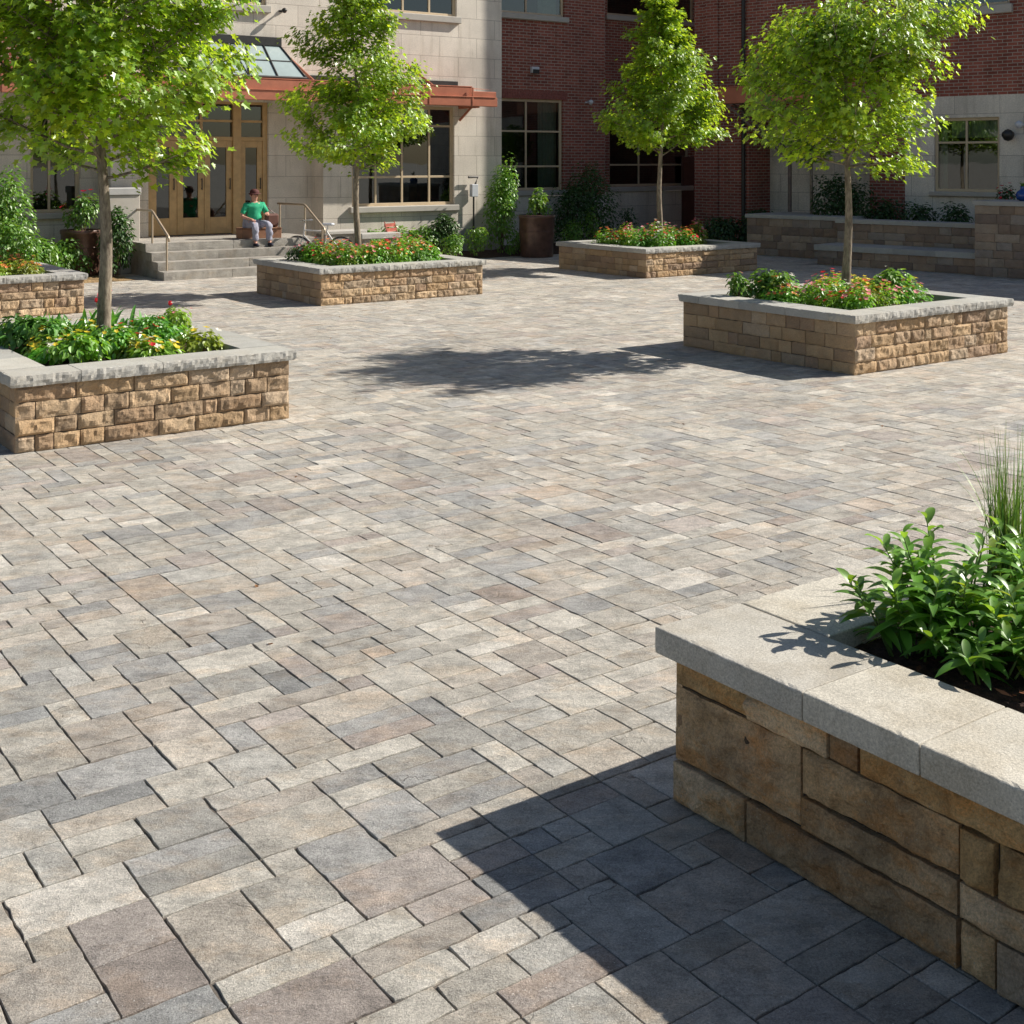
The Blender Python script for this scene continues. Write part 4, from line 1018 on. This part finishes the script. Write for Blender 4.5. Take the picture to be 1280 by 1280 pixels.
# unseen tall block over the corner, added to keep the middle brick wall shaded
TA, TB, TH = al, a_s-.02, 13.0
m.poly([(TA, BF, HR), (TB, BF, HR), (TB, BF, TH), (TA, BF, TH)]); m.poly([(TB, BF, HR), (TB, 12, HR), (TB, 12, TH), (TB, BF, TH)]); m.poly([(TA, 12, -.05), (TA, BF, -.05), (TA, BF, TH), (TA, 12, TH)]); m.poly([(TA, BF, TH), (TB, BF, TH), (TB, 12, TH), (TA, 12, TH)])
m.poly([(TB, 12, -.05), (TA, 12, -.05), (TA, 12, TH), (TB, 12, TH)])
m.build('wall', M['brick'], B3)
m = MB(); wall(m, a_w, ar, -.05, zbk, BF-.03, [k1], rev=.19); wall(m, a_s, a_b, -.05, zrec, RD-.01, []); m.poly([(a_w, BF-.03, -.05), (a_w, BF-.03, zbk), (a_w, BF+.02, zbk), (a_w, BF+.02, -.05)]); m.build('stone_base', M['ashlar'], B3)
window(B3, k1, BF-.03, [R.u(BF, 1207)], [ZR(1210, 178)], label='ground floor window with cream frame', sillh=.10, curtain=[(k1[0]+.05, k1[0]+.22, k1[2]), (k1[0]+.3, k1[1]-.05, ZR(1210, 172))])
window(B3, k2, BF, [R.u(BF, 1210)], [], label='upper window with wide stone sill', sillh=.2)
m = MB(); u = R.u(BF, 931); m.tube([(u, BF-.07, .1), (u, BF-.07, 6.4)], .05, 8); m.build('downpipe', M['darkmetal'], B3)
m = MB(); u = R.u(BF, 885); m.box(u-.05, u+.35, BF-.08, BF-.002, -.05, 7.6, .01); m.build('pilaster', M['brick'], B3)
# side canopy with raking strut
yc = BF-1.1; c0, c1 = R.u(yc, 893), R.u(yc, 1016); zc0, zc1 = R.z(yc, 950, 128), R.z(yc, 950, 108)
m = MB(); m.box(c0, c1, yc, yc+.09, zc0, zc1, .01); m.box(c0, c1, yc+.09, BF-.006, zc0+.08, zc0+.14); m.box(c0, c1, yc-.02, yc+.1, zc1+.002, zc1+.03, .004); cn = m.build('awning', M['rust'], B3)
m = MB(); u0, u1 = R.u(yc, 903), R.u(BF-.4, 990)
for dy in (0, .35, .7): m.tube([(u0, yc+.1+dy, zc0+.03), (u1, BF-.55+dy*.6, R.z(BF-.4, 990, 200))], .03, 6)
for k in range(14):
    q = k/13; m.tube([(lerp(u0, u1, q), lerp(yc+.1, BF-.55, q), lerp(zc0, R.z(BF-.4, 990, 200), q)+.03), (lerp(u0, u1, q), lerp(yc+.8, BF-.13, q), lerp(zc0, R.z(BF-.4, 990, 200), q)+.03)], .014, 5)
m.tube([(u1, BF-.5, 0), (u1, BF-.5, R.z(BF-.4, 990, 198))], .05, 8)
m.build('strut', simple('weathered timber', (.17, .13, .11), .7, nscale=10, var=.3), cn)

# ------------------------------------------------------------------ low walls, bench and pier at right
def lowwall(name, a0, a1, b0, b1, H, label, cat, seed, capt=.09, rows=5, over=.04, seat=False):
    rnd = random.Random(seed); t = empty(name, R.P(a0, b0), R.ang, label, cat); L, D = a1-a0, b1-b0; w = MB(); w.cc = (.11, .09, .07); hw = H-capt
    w.box(.012, L-.012, .012, D-.012, -.03, hw-.002)
    pal = [(.36, .26, .185), (.31, .225, .165), (.40, .31, .23), (.28, .21, .165), (.35, .29, .24)]
    wall_run(w, Vector((0, 0, 0)), X3, -Y3, L, hw, rnd, .035, .010, .010, pal, rows, .22, .5)
    wall_run(w, Vector((0, D, 0)), -Y3, -X3, D, hw, rnd, .035, .010, .010, pal, rows, .22, .5)
    wall_run(w, Vector((L, 0, 0)), Y3, X3, D, hw, rnd, .035, .010, .010, pal, rows, .22, .5)
    w.build('stone_wall', M['wallstone'], t)
    c = MB(); n = max(1, round((L+2*over)/.9)); 
    for k in range(n):
        c.cc = soft(rnd.choice(GREY), rnd.uniform(.95, 1.08))
        rough_slab(c, lerp(-over, L+over, k/n)+.002, lerp(-over, L+over, (k+1)/n)-.002, -over, D+over, hw+.002, H, .05, .007, ['y-']+(['x-'] if k == 0 else []), seed=seed)
    c.build('coping', M['coping'], t)
lowwall('low_stone_wall', 0, 2.62, 0, 1.6, .97, 'long low stone wall left of the bench, with a slim pole rising behind it', 'wall', 71)
lowwall('low_stone_wall', 2.66, 6.25, -.45, -.05, .95, 'stone back wall directly behind the built-in bench', 'wall', 72)
lowwall('stone_bench', 2.70, 6.25, -1.35, -.50, .43, 'built-in stone bench with a thick grey slab seat in the shade', 'bench', 73, capt=.12, rows=2, over=.06)
lowwall('stone_pier', 6.30, 9.3, -1.6, -.55, 1.46, 'tall stone wall pier at the right edge, next to the stone bench', 'pier', 74, rows=8)
pole = MB(); q = R.P(R.u(1.0, 1014), 1.0); pole.tube([(0, 0, 0), (.01, 0, 1.2), (.0, 0, 2.3)], [.045, .042, .036], 10)
tp_ = empty('slim_tree', q, 0, 'slim grey-trunked tree behind the low stone wall, mostly hidden by the right maple', 'tree')
pole.build('trunk', M['bark'], tp_, True)
rnd = random.Random(5); cr = MB()
for _ in range(1400):
    d = Vector((rnd.gauss(0, 1), rnd.gauss(0, 1), rnd.gauss(0, 1))).normalized()*(rnd.random()**.4)
    cr.cc = soft((.8, .85, .8), rnd.uniform(.7, 1.2)); leaf(cr, Vector((d.x*.62, d.y*.62, 2.75+d.z*.62)), Vector((rnd.gauss(0, .5), rnd.gauss(0, .5), 1)), .09, SH_MAPLE, rnd)
cr.build('crown', M['leaf_tree'], tp_)

# ------------------------------------------------------------------ planting beds along the buildings
b = MB()
def bed(name, u0, u1, v0, v1, mat, seed, fr=S, hgt=.05):
    mb = MB(); n1 = 60; n2 = 16; ids = []
    for j in range(n2+1):
        row = []
        for i in range(n1+1):
            a, c = lerp(u0, u1, i/n1), lerp(v0, v1, j/n2); e = min(1, 4*min(i/n1, 1-i/n1, j/n2, 1-j/n2)+.0)
            row.append(mb.vert((a, c+noise.noise(Vector((a, 0, seed)))*.12*(1 if j == 0 else 0), -.01+hgt*e+noise.noise(Vector((a*5, c*5, seed)))*.025*e)))
        ids.append(row)
    for j in range(n2):
        for i in range(n1): mb.face((ids[j][i], ids[j][i+1], ids[j+1][i+1], ids[j+1][i]))
    o = mb.build(name, mat, loc=fr.P(0, 0), rz=fr.ang, smooth=True); o['kind'] = 'structure'
bed('planting_bed', 4.8, ub1+4.2, .95, 4.4, M['mulch'], 1, hgt=.09)
bed('mulch_bed', -8, -.06, .35, 2.5, M['drymulch'], 2, hgt=.07)
bed('planting_bed', 0, 12, 0.1, 2.4, M['mulch'], 3, R, hgt=.10)
def at(px, v, z=.05, fr=S): return fr.P(fr.u(v, px), v, z)
G1 = 'shrubs planted along the building walls'
SHR = [(465, 1.75, .45, .55, 900, 'shrub', 'round shrub under the left part of the large window'),
       (498, 1.8, .45, .60, 900, 'shrub', 'round shrub under the middle of the large window'),
       (530, 1.7, .42, .60, 800, 'shrub', 'shrub under the right part of the large window, left of the darker one'),
       (553, 1.6, .40, .80, 1000, 'dark', 'taller dark shrub at the right corner of the large window'),
       (566, 1.1, .30, .42, 500, 'shrub', 'small light green shrub in front of the dark shrub by the window corner'),
       (596, 1.3, .30, .50, 520, 'shrub', 'small bright shrub left of the tall leafy shrub'),
       (627, 1.7, .42, 1.75, 2300, 'shrub', 'tall upright leafy shrub at the corner of the stone facade'),
       (648, 1.35, .22, .40, 300, 'shrub', 'little shrub at the foot of the tall leafy shrub, beside the pot'),
       (716, 2.2, .55, 1.35, 1800, 'dark', 'large dark shrub behind the brown pot'),
       (740, 2.3, .65, 1.75, 2200, 'dark', 'tallest dark shrub against the brick wall, left of the farthest tree'),
       (714, 1.3, .30, .55, 600, 'shrub', 'light green shrub between the brown pot and the farthest planter'),
       (738, 1.8, .28, .80, 600, 'shrub', 'mid green upright shrub behind the left end of the farthest planter'),
       (785, 2.6, .30, .75, 500, 'dark', 'thin dark shrub behind the trunk of the farthest tree')]
for k, (px, v, r, h, n, mt, lb) in enumerate(SHR):
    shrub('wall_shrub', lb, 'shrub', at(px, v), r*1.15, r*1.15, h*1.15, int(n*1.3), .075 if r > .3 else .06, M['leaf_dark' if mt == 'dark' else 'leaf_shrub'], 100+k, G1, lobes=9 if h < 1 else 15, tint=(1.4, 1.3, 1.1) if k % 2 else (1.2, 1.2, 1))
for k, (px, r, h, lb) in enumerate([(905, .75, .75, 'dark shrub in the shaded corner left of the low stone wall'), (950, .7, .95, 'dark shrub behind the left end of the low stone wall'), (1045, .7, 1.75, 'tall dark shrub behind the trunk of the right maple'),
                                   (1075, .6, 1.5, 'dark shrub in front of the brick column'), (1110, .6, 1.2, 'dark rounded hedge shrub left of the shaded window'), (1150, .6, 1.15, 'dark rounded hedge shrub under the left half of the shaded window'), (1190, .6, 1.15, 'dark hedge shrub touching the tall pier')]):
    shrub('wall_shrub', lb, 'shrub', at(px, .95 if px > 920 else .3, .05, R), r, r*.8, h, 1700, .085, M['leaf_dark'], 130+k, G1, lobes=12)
LS = [(18, .9, .55, 1.0, 1500, 'shrub', 'leafy shrub at the left edge beyond the cut-off planter'), (50, 1.2, .5, .70, 1200, 'shrub', 'rounded shrub left of the dark round pot'), (78, 1.7, .5, .62, 1100, 'shrub', 'low shrub under the left window'),
      (5, 1.7, .6, 1.9, 2200, 'shrub', 'tall bright shrub at the left edge under the window'), (146, 1.3, .36, 1.25, 1300, 'dark', 'tall dark shrub in front of the pale pier, behind the trunk of the left maple')]
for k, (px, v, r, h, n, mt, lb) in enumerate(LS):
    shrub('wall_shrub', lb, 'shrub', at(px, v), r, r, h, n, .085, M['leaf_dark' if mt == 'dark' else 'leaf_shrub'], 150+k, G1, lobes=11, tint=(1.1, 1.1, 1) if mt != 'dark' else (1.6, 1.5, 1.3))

# ------------------------------------------------------------------ pots
def pot(pos, r, h, label, seams=True):
    t = empty('round_pot', pos, 0, label, 'plant pot'); m = MB()
    m.lathe([(r*.05, .0), (r*.90, 0), (r*.92, .02), (r*.97, h*.45), (r*1.0, h*.55), (r*1.0, h*.9), (r*1.04, h*.92), (r*1.05, h*.985), (r*1.02, h), (r*.93, h), (r*.92, h*.93), (r*.90, h*.9)], 40)
    if seams:
        for z in (.62, .60): m.lathe([(r*1.0, h*z), (r*1.012, h*(z+.003)), (r*1.012, h*(z+.012)), (r*1.0, h*(z+.015))], 40)
    m.build('body', M['pot'], t, True)
    m = MB(); m.lathe([(r*.91, h*.92), (r*.5, h*.95), (.001, h*.96)], 24); m.build('soil', M['mulch'], t, True)
pp = ground(671, 321); pot((pp.x, pp.y, 0), .41, .98, 'tall brown glazed round pot between the two far planters')
shrub('potted_shrub', 'leafy pale green shrub growing out of the brown round pot', 'shrub', (pp.x+.03, pp.y, .92), .30, .30, .66, 420, .10, M['leaf_shrub'], 170, lobes=8, tint=(1.35, 1.2, 1.1))
pq = ground(101, 345); pot((pq.x, pq.y, 0), .37, .90, 'dark brown ribbed round pot behind the trunk of the left maple')
shrub('potted_rose', 'rose bush with red blooms growing out of the dark round pot', 'rose bush', (pq.x+.05, pq.y, .84), .42, .40, .65, 700, .085, M['leaf_shrub'], 171, lobes=9, flowers=([RED, (.8, .02, .1)], 10, .06))
# things on / behind the pier
vz = empty('ceramic_vase', R.P(7.05, -1.15, 1.461), 0, 'round dark blue glazed vase on top of the tall stone pier', 'vase')
m = MB(); m.lathe([(.001, 0), (.08, 0), (.15, .06), (.17, .14), (.14, .22), (.07, .27), (.055, .32), (.075, .35), (.06, .35), (.04, .3), (.001, .29)], 28); m.build('body', M['blue'], vz, True); vz.scale = (.8, .8, .8)
strap_plant('vase_plant', 'few green leaves standing in the blue vase', R.P(7.05, -1.15, 1.72), 12, .14, 172, M['leaf_shrub'], .02, None, .03)
shrub('red_flowering_plant', 'small plant with red flowers just behind the left end of the tall pier', 'plant', R.P(6.35, -.2, .95), .25, .25, .72, 450, .07, M['leaf_dark'], 173, flowers=([RED], 16, .05))

# ------------------------------------------------------------------ wall fittings
def floodlight(pos, rz, label, s=1.0):
    t = empty('wall_light', pos, rz, label, 'wall light'); m = MB(); m.box(-.12*s, .12*s, -.10*s, 0, -.07*s, .09*s, .012); m.build('housing', M['whitegrey'], t)
    m = MB(); m.box(-.10*s, .10*s, -.125*s, -.102*s, -.09*s, .02*s, .006); m.build('lens', M['darkmetal'], t)
floodlight(S.P(S.u(YB, 667), YB-.002, ZB(667, 88)), S.ang, 'small pale square light fixed on the brick wall above the tall window')
def globe(pos, rz, label, r=.09, mat='darkmetal', arm=.14):
    t = empty('wall_lamp', pos, rz, label, 'wall lamp', None); m = MB(); m.tube([(0, 0, 0), (0, -arm, .02)], .02, 8); m.lathe([(.001, -.02), (.05, -.02), (.05, .02), (.001, .02)], 12); m.build('arm', M[mat], t)
    m = MB(); m.lathe([(.001, -r), (r*.6, -r*.8), (r, -r*.1), (r*.95, r*.35), (r*.5, r*.8), (.001, r)], 20, 0, -arm-r*.6); m.build('shade', M[mat], t, True)
globe(S.P(S.u(YM, 351), YM-.002, ZS(351, 14)), S.ang, 'small dark lamp high on the stone wall above the glass canopy', .06)
globe(S.P(S.u(YB, 733), YB-.002, ZB(733, 128)), S.ang, 'small grey camera-like lamp on the brick wall right of the tall window', .07, 'whitegrey')
globe(R.P(R.u(BF, 1266), BF-.032, ZR(1266, 169)), R.ang, 'large dark round wall lamp right of the shaded window', .135)
globe(R.P(R.u(BF, 1279), BF-.032, ZR(1279, 156)), R.ang, 'pale wall lamp at the right picture edge, above the dark round one', .09, 'whitegrey')
mt_ = empty('utility_meter', S.P(S.u(YM, 589), YM-.055, ZS(589, 290)), S.ang, 'pale utility meter with pipes on the stone facade right of the large window', 'meter')
m = MB(); m.box(-.09, .09, -.12, 0, .85, 1.15, .01); m.build('housing', M['whitegrey'], mt_); m = MB(); m.tube([(0, -.05, .85), (.0, -.05, .1), (-.12, -.05, .02)], .022, 8); m.tube([(-.15, -.05, 1.32), (.12, -.05, 1.32), (.05, -.05, 1.15)], .028, 8); m.build('pipe', M['darkmetal'], mt_)

# bench slab and red chair behind the centre planter
bs = empty('stone_bench', S.P(S.u(.55, 452), .55), S.ang, 'small grey stone slab bench behind the planter by the steps', 'bench')
m = MB(); m.cc = (.48, .46, .42); m.box(0, .95, 0, .36, .58, .70, .015); m.build('seat', M['coping'], bs)
for x in (.08, .72):
    m = MB(); m.cc = (.36, .32, .27); m.box(x, x+.16, .04, .32, 0, .578, .01); m.build('leg', M['wallstone'], bs)
rc = empty('garden_chair', S.P(S.u(.7, 503), .7), S.ang+.5, 'red-stained wooden folding chair just behind the flowers of the planter by the steps', 'chair')
for nm, bx in (('seat', (-.22, .22, -.22, .2, .40, .43)),):
    m = MB(); m.box(*bx, .005); m.build(nm, M['redwood'], rc)
m = MB()
for k in range(4):
    q = k/3; m.poly([(-.22, .2+q*.10, .5+q*.30), (.22, .2+q*.10, .5+q*.30), (.22, .225+q*.10, .57+q*.30), (-.22, .225+q*.10, .57+q*.30)])
    m.box(-.22, .22, .205+q*.1, .225+q*.1, .50+q*.30-.0, .575+q*.30)
m.tube([(-.2, .17, .4), (-.2, .33, .92)], .014, 6); m.tube([(.2, .17, .4), (.2, .33, .92)], .014, 6); m.build('backrest', M['redwood'], rc)
for sx in (-.2, .2):
    for sy, ey in ((-.2, .2), (.2, -.2)):
        m = MB(); m.tube([(sx, sy, 0), (sx, ey*.8, .40)], .014, 6); m.build('leg', M['redwood'], rc)

# ------------------------------------------------------------------ bicycle
bk = empty('bicycle', S.P(S.u(.62, 399), .62), S.ang+2.2, 'bicycle with a pale saddle parked at the foot of the right handrail', 'bicycle')
def wheel(x):
    m = MB(); r = .33
    ring = [(x+r*math.cos(2*PI*k/36), 0, .34+r*math.sin(2*PI*k/36)) for k in range(37)]; m.tube(ring, .016, 6, cap=False); w = m.build('wheel', M['rubber'], bk)
    m = MB(); r2 = .305; m.tube([(x+r2*math.cos(2*PI*k/36), 0, .34+r2*math.sin(2*PI*k/36)) for k in range(37)], .009, 5, cap=False)
    for k in range(18):
        a = 2*PI*k/18; m.tube([(x, .012*(-1)**k, .34), (x+r2*math.cos(a), 0, .34+r2*math.sin(a))], .0018, 3, cap=False)
    m.tube([(x, -.05, .34), (x, .05, .34)], .02, 8); m.build('rim', M['chrome'], w)
wheel(-.5); wheel(.5)
m = MB()
for a, b_ in (((-.5, 0, .34), (-.08, 0, .30)), ((-.5, 0, .34), (-.17, 0, .78)), ((-.08, 0, .30), (-.2, 0, .90)), ((-.17, 0, .78), (.34, 0, .80)), ((-.08, 0, .30), (.36, 0, .70)), ((.33, 0, .95), (.36, 0, .68)), ((.36, 0, .68), (.5, 0, .34))): m.tube([a, b_], .016, 7)
m.build('frame', simple('white bicycle paint', (.62, .60, .58), .35), bk)
m = MB(); m.cbox(-.33, -.08, -.07, .07, .90, .955, .025); m.build('saddle', M['whitegrey'], bk)
m = MB(); m.tube([(.28, -.26, 1.0), (.33, -.2, 1.0), (.33, .2, 1.0), (.28, .26, 1.0)], .014, 7); m.tube([(.33, 0, .94), (.33, 0, 1.0)], .014, 7); m.build('handlebar', M['chrome'], bk)
m = MB(); m.lathe([(.09, -.004), (.09, .004)], 20); cw = MB()
for k in range(24):
    a, b_ = 2*PI*k/24, 2*PI*(k+1)/24; cw.poly([(-.08, .03, .30), (-.08+.09*math.cos(a), .03, .30+.09*math.sin(a)), (-.08+.09*math.cos(b_), .03, .30+.09*math.sin(b_))])
cw.tube([(-.08, -.07, .30), (-.08, .07, .30)], .012, 6); cw.tube([(-.08, .06, .30), (.06, .06, .21)], .01, 6); cw.tube([(-.08, -.06, .30), (-.22, -.06, .39)], .01, 6); cw.build('crank', M['chrome'], bk)

# ------------------------------------------------------------------ seated person
def skin_obj(name, verts, edges, rads, mat, parent, root=0, sub=2):
    me = bpy.data.meshes.new(name); me.from_pydata(verts, edges, []); o = bpy.data.objects.new(name, me); col.objects.link(o); o.parent = parent
    me.materials.append(mat); md = o.modifiers.new('skin', 'SKIN'); md.use_smooth_shade = True
    if not me.skin_vertices: me.skin_vertices.new() if hasattr(me.skin_vertices, 'new') else None
    for i, r in enumerate(rads):
        v = me.skin_vertices[0].data[i]; v.radius = r if hasattr(r, '__len__') else (r, r); v.use_root = (i == root)
    s_ = o.modifiers.new('sub', 'SUBSURF'); s_.levels = sub; s_.render_levels = sub
    return o
fold = bpy.data.textures.new('cloth folds', 'CLOUDS'); fold.noise_scale = .085; fold.noise_depth = 2
def wrinkle(o):
    d = o.modifiers.new('folds', 'DISPLACE'); d.texture = fold; d.strength = .07; d.mid_level = .5; return o
up_, vp_ = S.u(1.38, 316), 1.38
per = empty('person', S.P(up_, vp_-.04, .628), S.ang-.05, 'seated person in green shirt, grey trousers and dark red cap beside the right handrail', 'person')
# local: -y forward; seat surface z=.26
def chain(V, E, Rr, start, pts):
    prev = start
    for p, r in pts:
        V.append(p); Rr.append(r); E.append((prev, len(V)-1)); prev = len(V)-1
    return prev
V = [(0, .0, .36)]; E = []; RR = [(.15, .12)]
ch = chain(V, E, RR, 0, [((0, -.01, .52), (.145, .11)), ((0, -.03, .70), (.15, .105)), ((0, -.03, .80), (.12, .08)), ((.0, -.04, .87), .055)])
chain(V, E, RR, ch, [((0, -.055, .95), (.072, .085)), ((0, -.06, 1.04), (.074, .09)), ((0, -.045, 1.09), .05)])
sh = 2
for sx, el, ha in ((-1, (-.30, -.06, .53), (-.13, -.27, .45)), (1, (.29, -.12, .55), (.16, -.33, .60))):
    e = chain(V, E, RR, 3, [((sx*.17, -.03, .78), .058), (el, .043), ((el[0]*.3+ha[0]*.7, el[1]*.3+ha[1]*.7, el[2]*.3+ha[2]*.7), .032), (ha, (.036, .022))])
    for k in range(5):
        dx = (k-2)*.016; chain(V, E, RR, e, [((ha[0]+dx-sx*.01, ha[1]-.05-(.01 if 0 < k < 4 else 0), ha[2]-.005), .0095), ((ha[0]+dx*1.1-sx*.015, ha[1]-.085-(.015 if 0 < k < 4 else 0), ha[2]-.03), .0085)])
for sx, kn, an in ((-1, (-.13, -.43, .36), (-.12, -.44, -.08)), (1, (.20, -.40, .37), (.23, -.38, -.08))):
    chain(V, E, RR, 0, [((sx*.10, -.04, .34), .085), (kn, .058), ((lerp(kn[0], an[0], .4), lerp(kn[1], an[1], .4)+.02, lerp(kn[2], an[2], .4)), .052), (an, .036), ((an[0]+sx*.01, an[1]-.12, an[2]-.05), .03)])
skin_obj('body', V, E, RR, M['skin'], per)
V = [(0, 0, .30)]; E = []; RR = [(.175, .15)]
c_ = chain(V, E, RR, 0, [((0, -.03, .42), (.185, .155)), ((0, -.04, .56), (.18, .15)), ((0, -.04, .70), (.178, .13)), ((0, -.03, .80), (.13, .09)), ((0, -.035, .84), .07)])
for sx, el in ((-1, (-.30, -.06, .55)), (1, (.29, -.12, .57))): chain(V, E, RR, 4, [((sx*.18, -.03, .775), .078), ((lerp(sx*.18, el[0], .85), lerp(-.03, el[1], .85), lerp(.775, el[2], .85)), .068)])
wrinkle(skin_obj('shirt', V, E, RR, M['green'], per))
V = [(0, .0, .33)]; E = []; RR = [(.185, .12)]
for sx, kn, an in ((-1, (-.13, -.43, .36), (-.12, -.44, -.04)), (1, (.20, -.40, .37), (.23, -.38, -.04))):
    chain(V, E, RR, 0, [((sx*.11, -.05, .345), .11), (kn, .082), ((lerp(kn[0], an[0], .5), lerp(kn[1], an[1], .5), lerp(kn[2], an[2], .5)), .073), (an, .062)])
wrinkle(skin_obj('trousers', V, E, RR, M['grey'], per))
for an in ((-.12, -.44, -.16+.055), (.23, -.38, -.16+.055)):
    skin_obj('shoe', [(an[0], an[1]+.05, an[2]), (an[0], an[1]-.06, an[2]-.005), (an[0], an[1]-.17, an[2]-.012)], [(0, 1), (1, 2)], [(.05, .05), (.052, .048), (.042, .032)], M['navy'], per)
m = MB(); prf = [(.099, 1.03), (.105, 1.06), (.098, 1.115), (.06, 1.15), (.001, 1.158)]
m.lathe(prf, 20, 0, -.05); m.lathe([(.10, 1.06), (.15, 1.045), (.148, 1.038), (.098, 1.052)], 20, 0, -.065); m.build('cap', M['hatred'], per, True)
m = MB()
m.lathe([(.001, .985), (.078, .99), (.094, 1.03), (.096, 1.062)], 18, 0, -.02); m.build('hair', M['hatred'], per, True)
m = MB(); m.cc = (1, 1, 1); m.tube([(0, -.135, 1.035), (0, -.158, .995), (0, -.14, .985)], [.010, .016, .009], 8)
for sx in (-1, 1): m.tube([(sx*.078, -.05, 1.03), (sx*.090, -.04, 1.0), (sx*.078, -.05, .975)], [.008, .014, .006], 6)
m.build('face_features', M['skin'], per, True)
m = MB()
for sx in (-1, 1): m.tube([(sx*.03-.010, -.143, 1.025), (sx*.03+.010, -.143, 1.025)], .006, 6)
m.tube([(-.022, -.138, .955), (.022, -.138, .955)], .004, 6); m.build('eyes_and_mouth', M['navy'], per, True)
per.scale = (.93, .90, .89)
cra = empty('wooden_crate', S.P(up_, vp_, .642), S.ang-.12, 'low brown wooden crate the seated person sits on', 'crate')
m = MB(); m.box(-.28, .56, -.16, .24, 0, .19, .006); m.build('box', M['crate'], cra); m = MB()
m.box(-.29, .57, -.17, .25, .193, .215, .005); m.build('lid', M['crate'], cra)
bag = empty('shoulder_bag', S.P(up_+.42, vp_-.02, .64), S.ang, 'dark brown leather bag beside the seated person, against the right handrail', 'bag')
m = MB(); m.cbox(-.15, .13, -.08, .08, .222, .50, .04); m.build('body', M['brownbag'], bag); m = MB(); m.tube([(-.13, 0, .46), (-.18, -.02, .62), (-.28, -.04, .80), (-.17, .0, .70), (-.02, .02, .56), (.12, 0, .46)], .009, 6); m.build('strap', M['brownbag'], bag)

rnd = random.Random(77); lt = MB()
for _ in range(90):
    q = S.P(rnd.uniform(-6, 12), rnd.uniform(-18, -.5), .006)
    lt.cc = soft((1, .95, .7), rnd.uniform(.4, 1.2)); leaf(lt, q, Vector((rnd.gauss(0, .25), rnd.gauss(0, .25), 1)), rnd.uniform(.02, .045), SH_OVAL, rnd)
tag(lt.build('leaf_litter', M['dry']), 'small dry leaves scattered on the paving', 'leaf litter', None, 'stuff')
# ------------------------------------------------------------------ camera, sun, sky
cam = bpy.data.cameras.new('camera'); co = bpy.data.objects.new('camera', cam); col.objects.link(co); sc.camera = co
co.location = (0, 0, CH); co.rotation_euler = (math.radians(90), 0, 0)
cam.sensor_width = 36; cam.lens = 36*F/1280; cam.shift_y = -(640-HZ)/1280; cam.clip_start = .1; cam.clip_end = 3000
sx, sy, sz = 1.27, .39, 1.0
el = math.atan2(sz, math.hypot(sx, sy)); az = math.atan2(sx, sy)     # azimuth clockwise from +Y
sun = bpy.data.lights.new('sun', 'SUN'); so = bpy.data.objects.new('sun', sun); col.objects.link(so)
sun.energy = 5.0; sun.angle = math.radians(.53); sun.color = (1.0, .945, .86)
so.rotation_euler = Vector((sx, sy, sz)).to_track_quat('Z', 'Y').to_euler(); so.location = (10, 0, 20)
w = bpy.data.worlds.new('World'); sc.world = w; w.use_nodes = True; nt = w.node_tree
sk = nt.nodes.new('ShaderNodeTexSky'); sk.sky_type = 'NISHITA'; sk.sun_disc = False; sk.sun_elevation = el; sk.sun_rotation = az
nt.links.new(sk.outputs[0], nt.nodes['Background'].inputs[0]); nt.nodes['Background'].inputs[1].default_value = .062
sc.view_settings.view_transform = 'Standard'; sc.view_settings.look = 'None'; sc.view_settings.exposure = .50; sc.view_settings.gamma = 1
sc.render.engine = 'CYCLES'
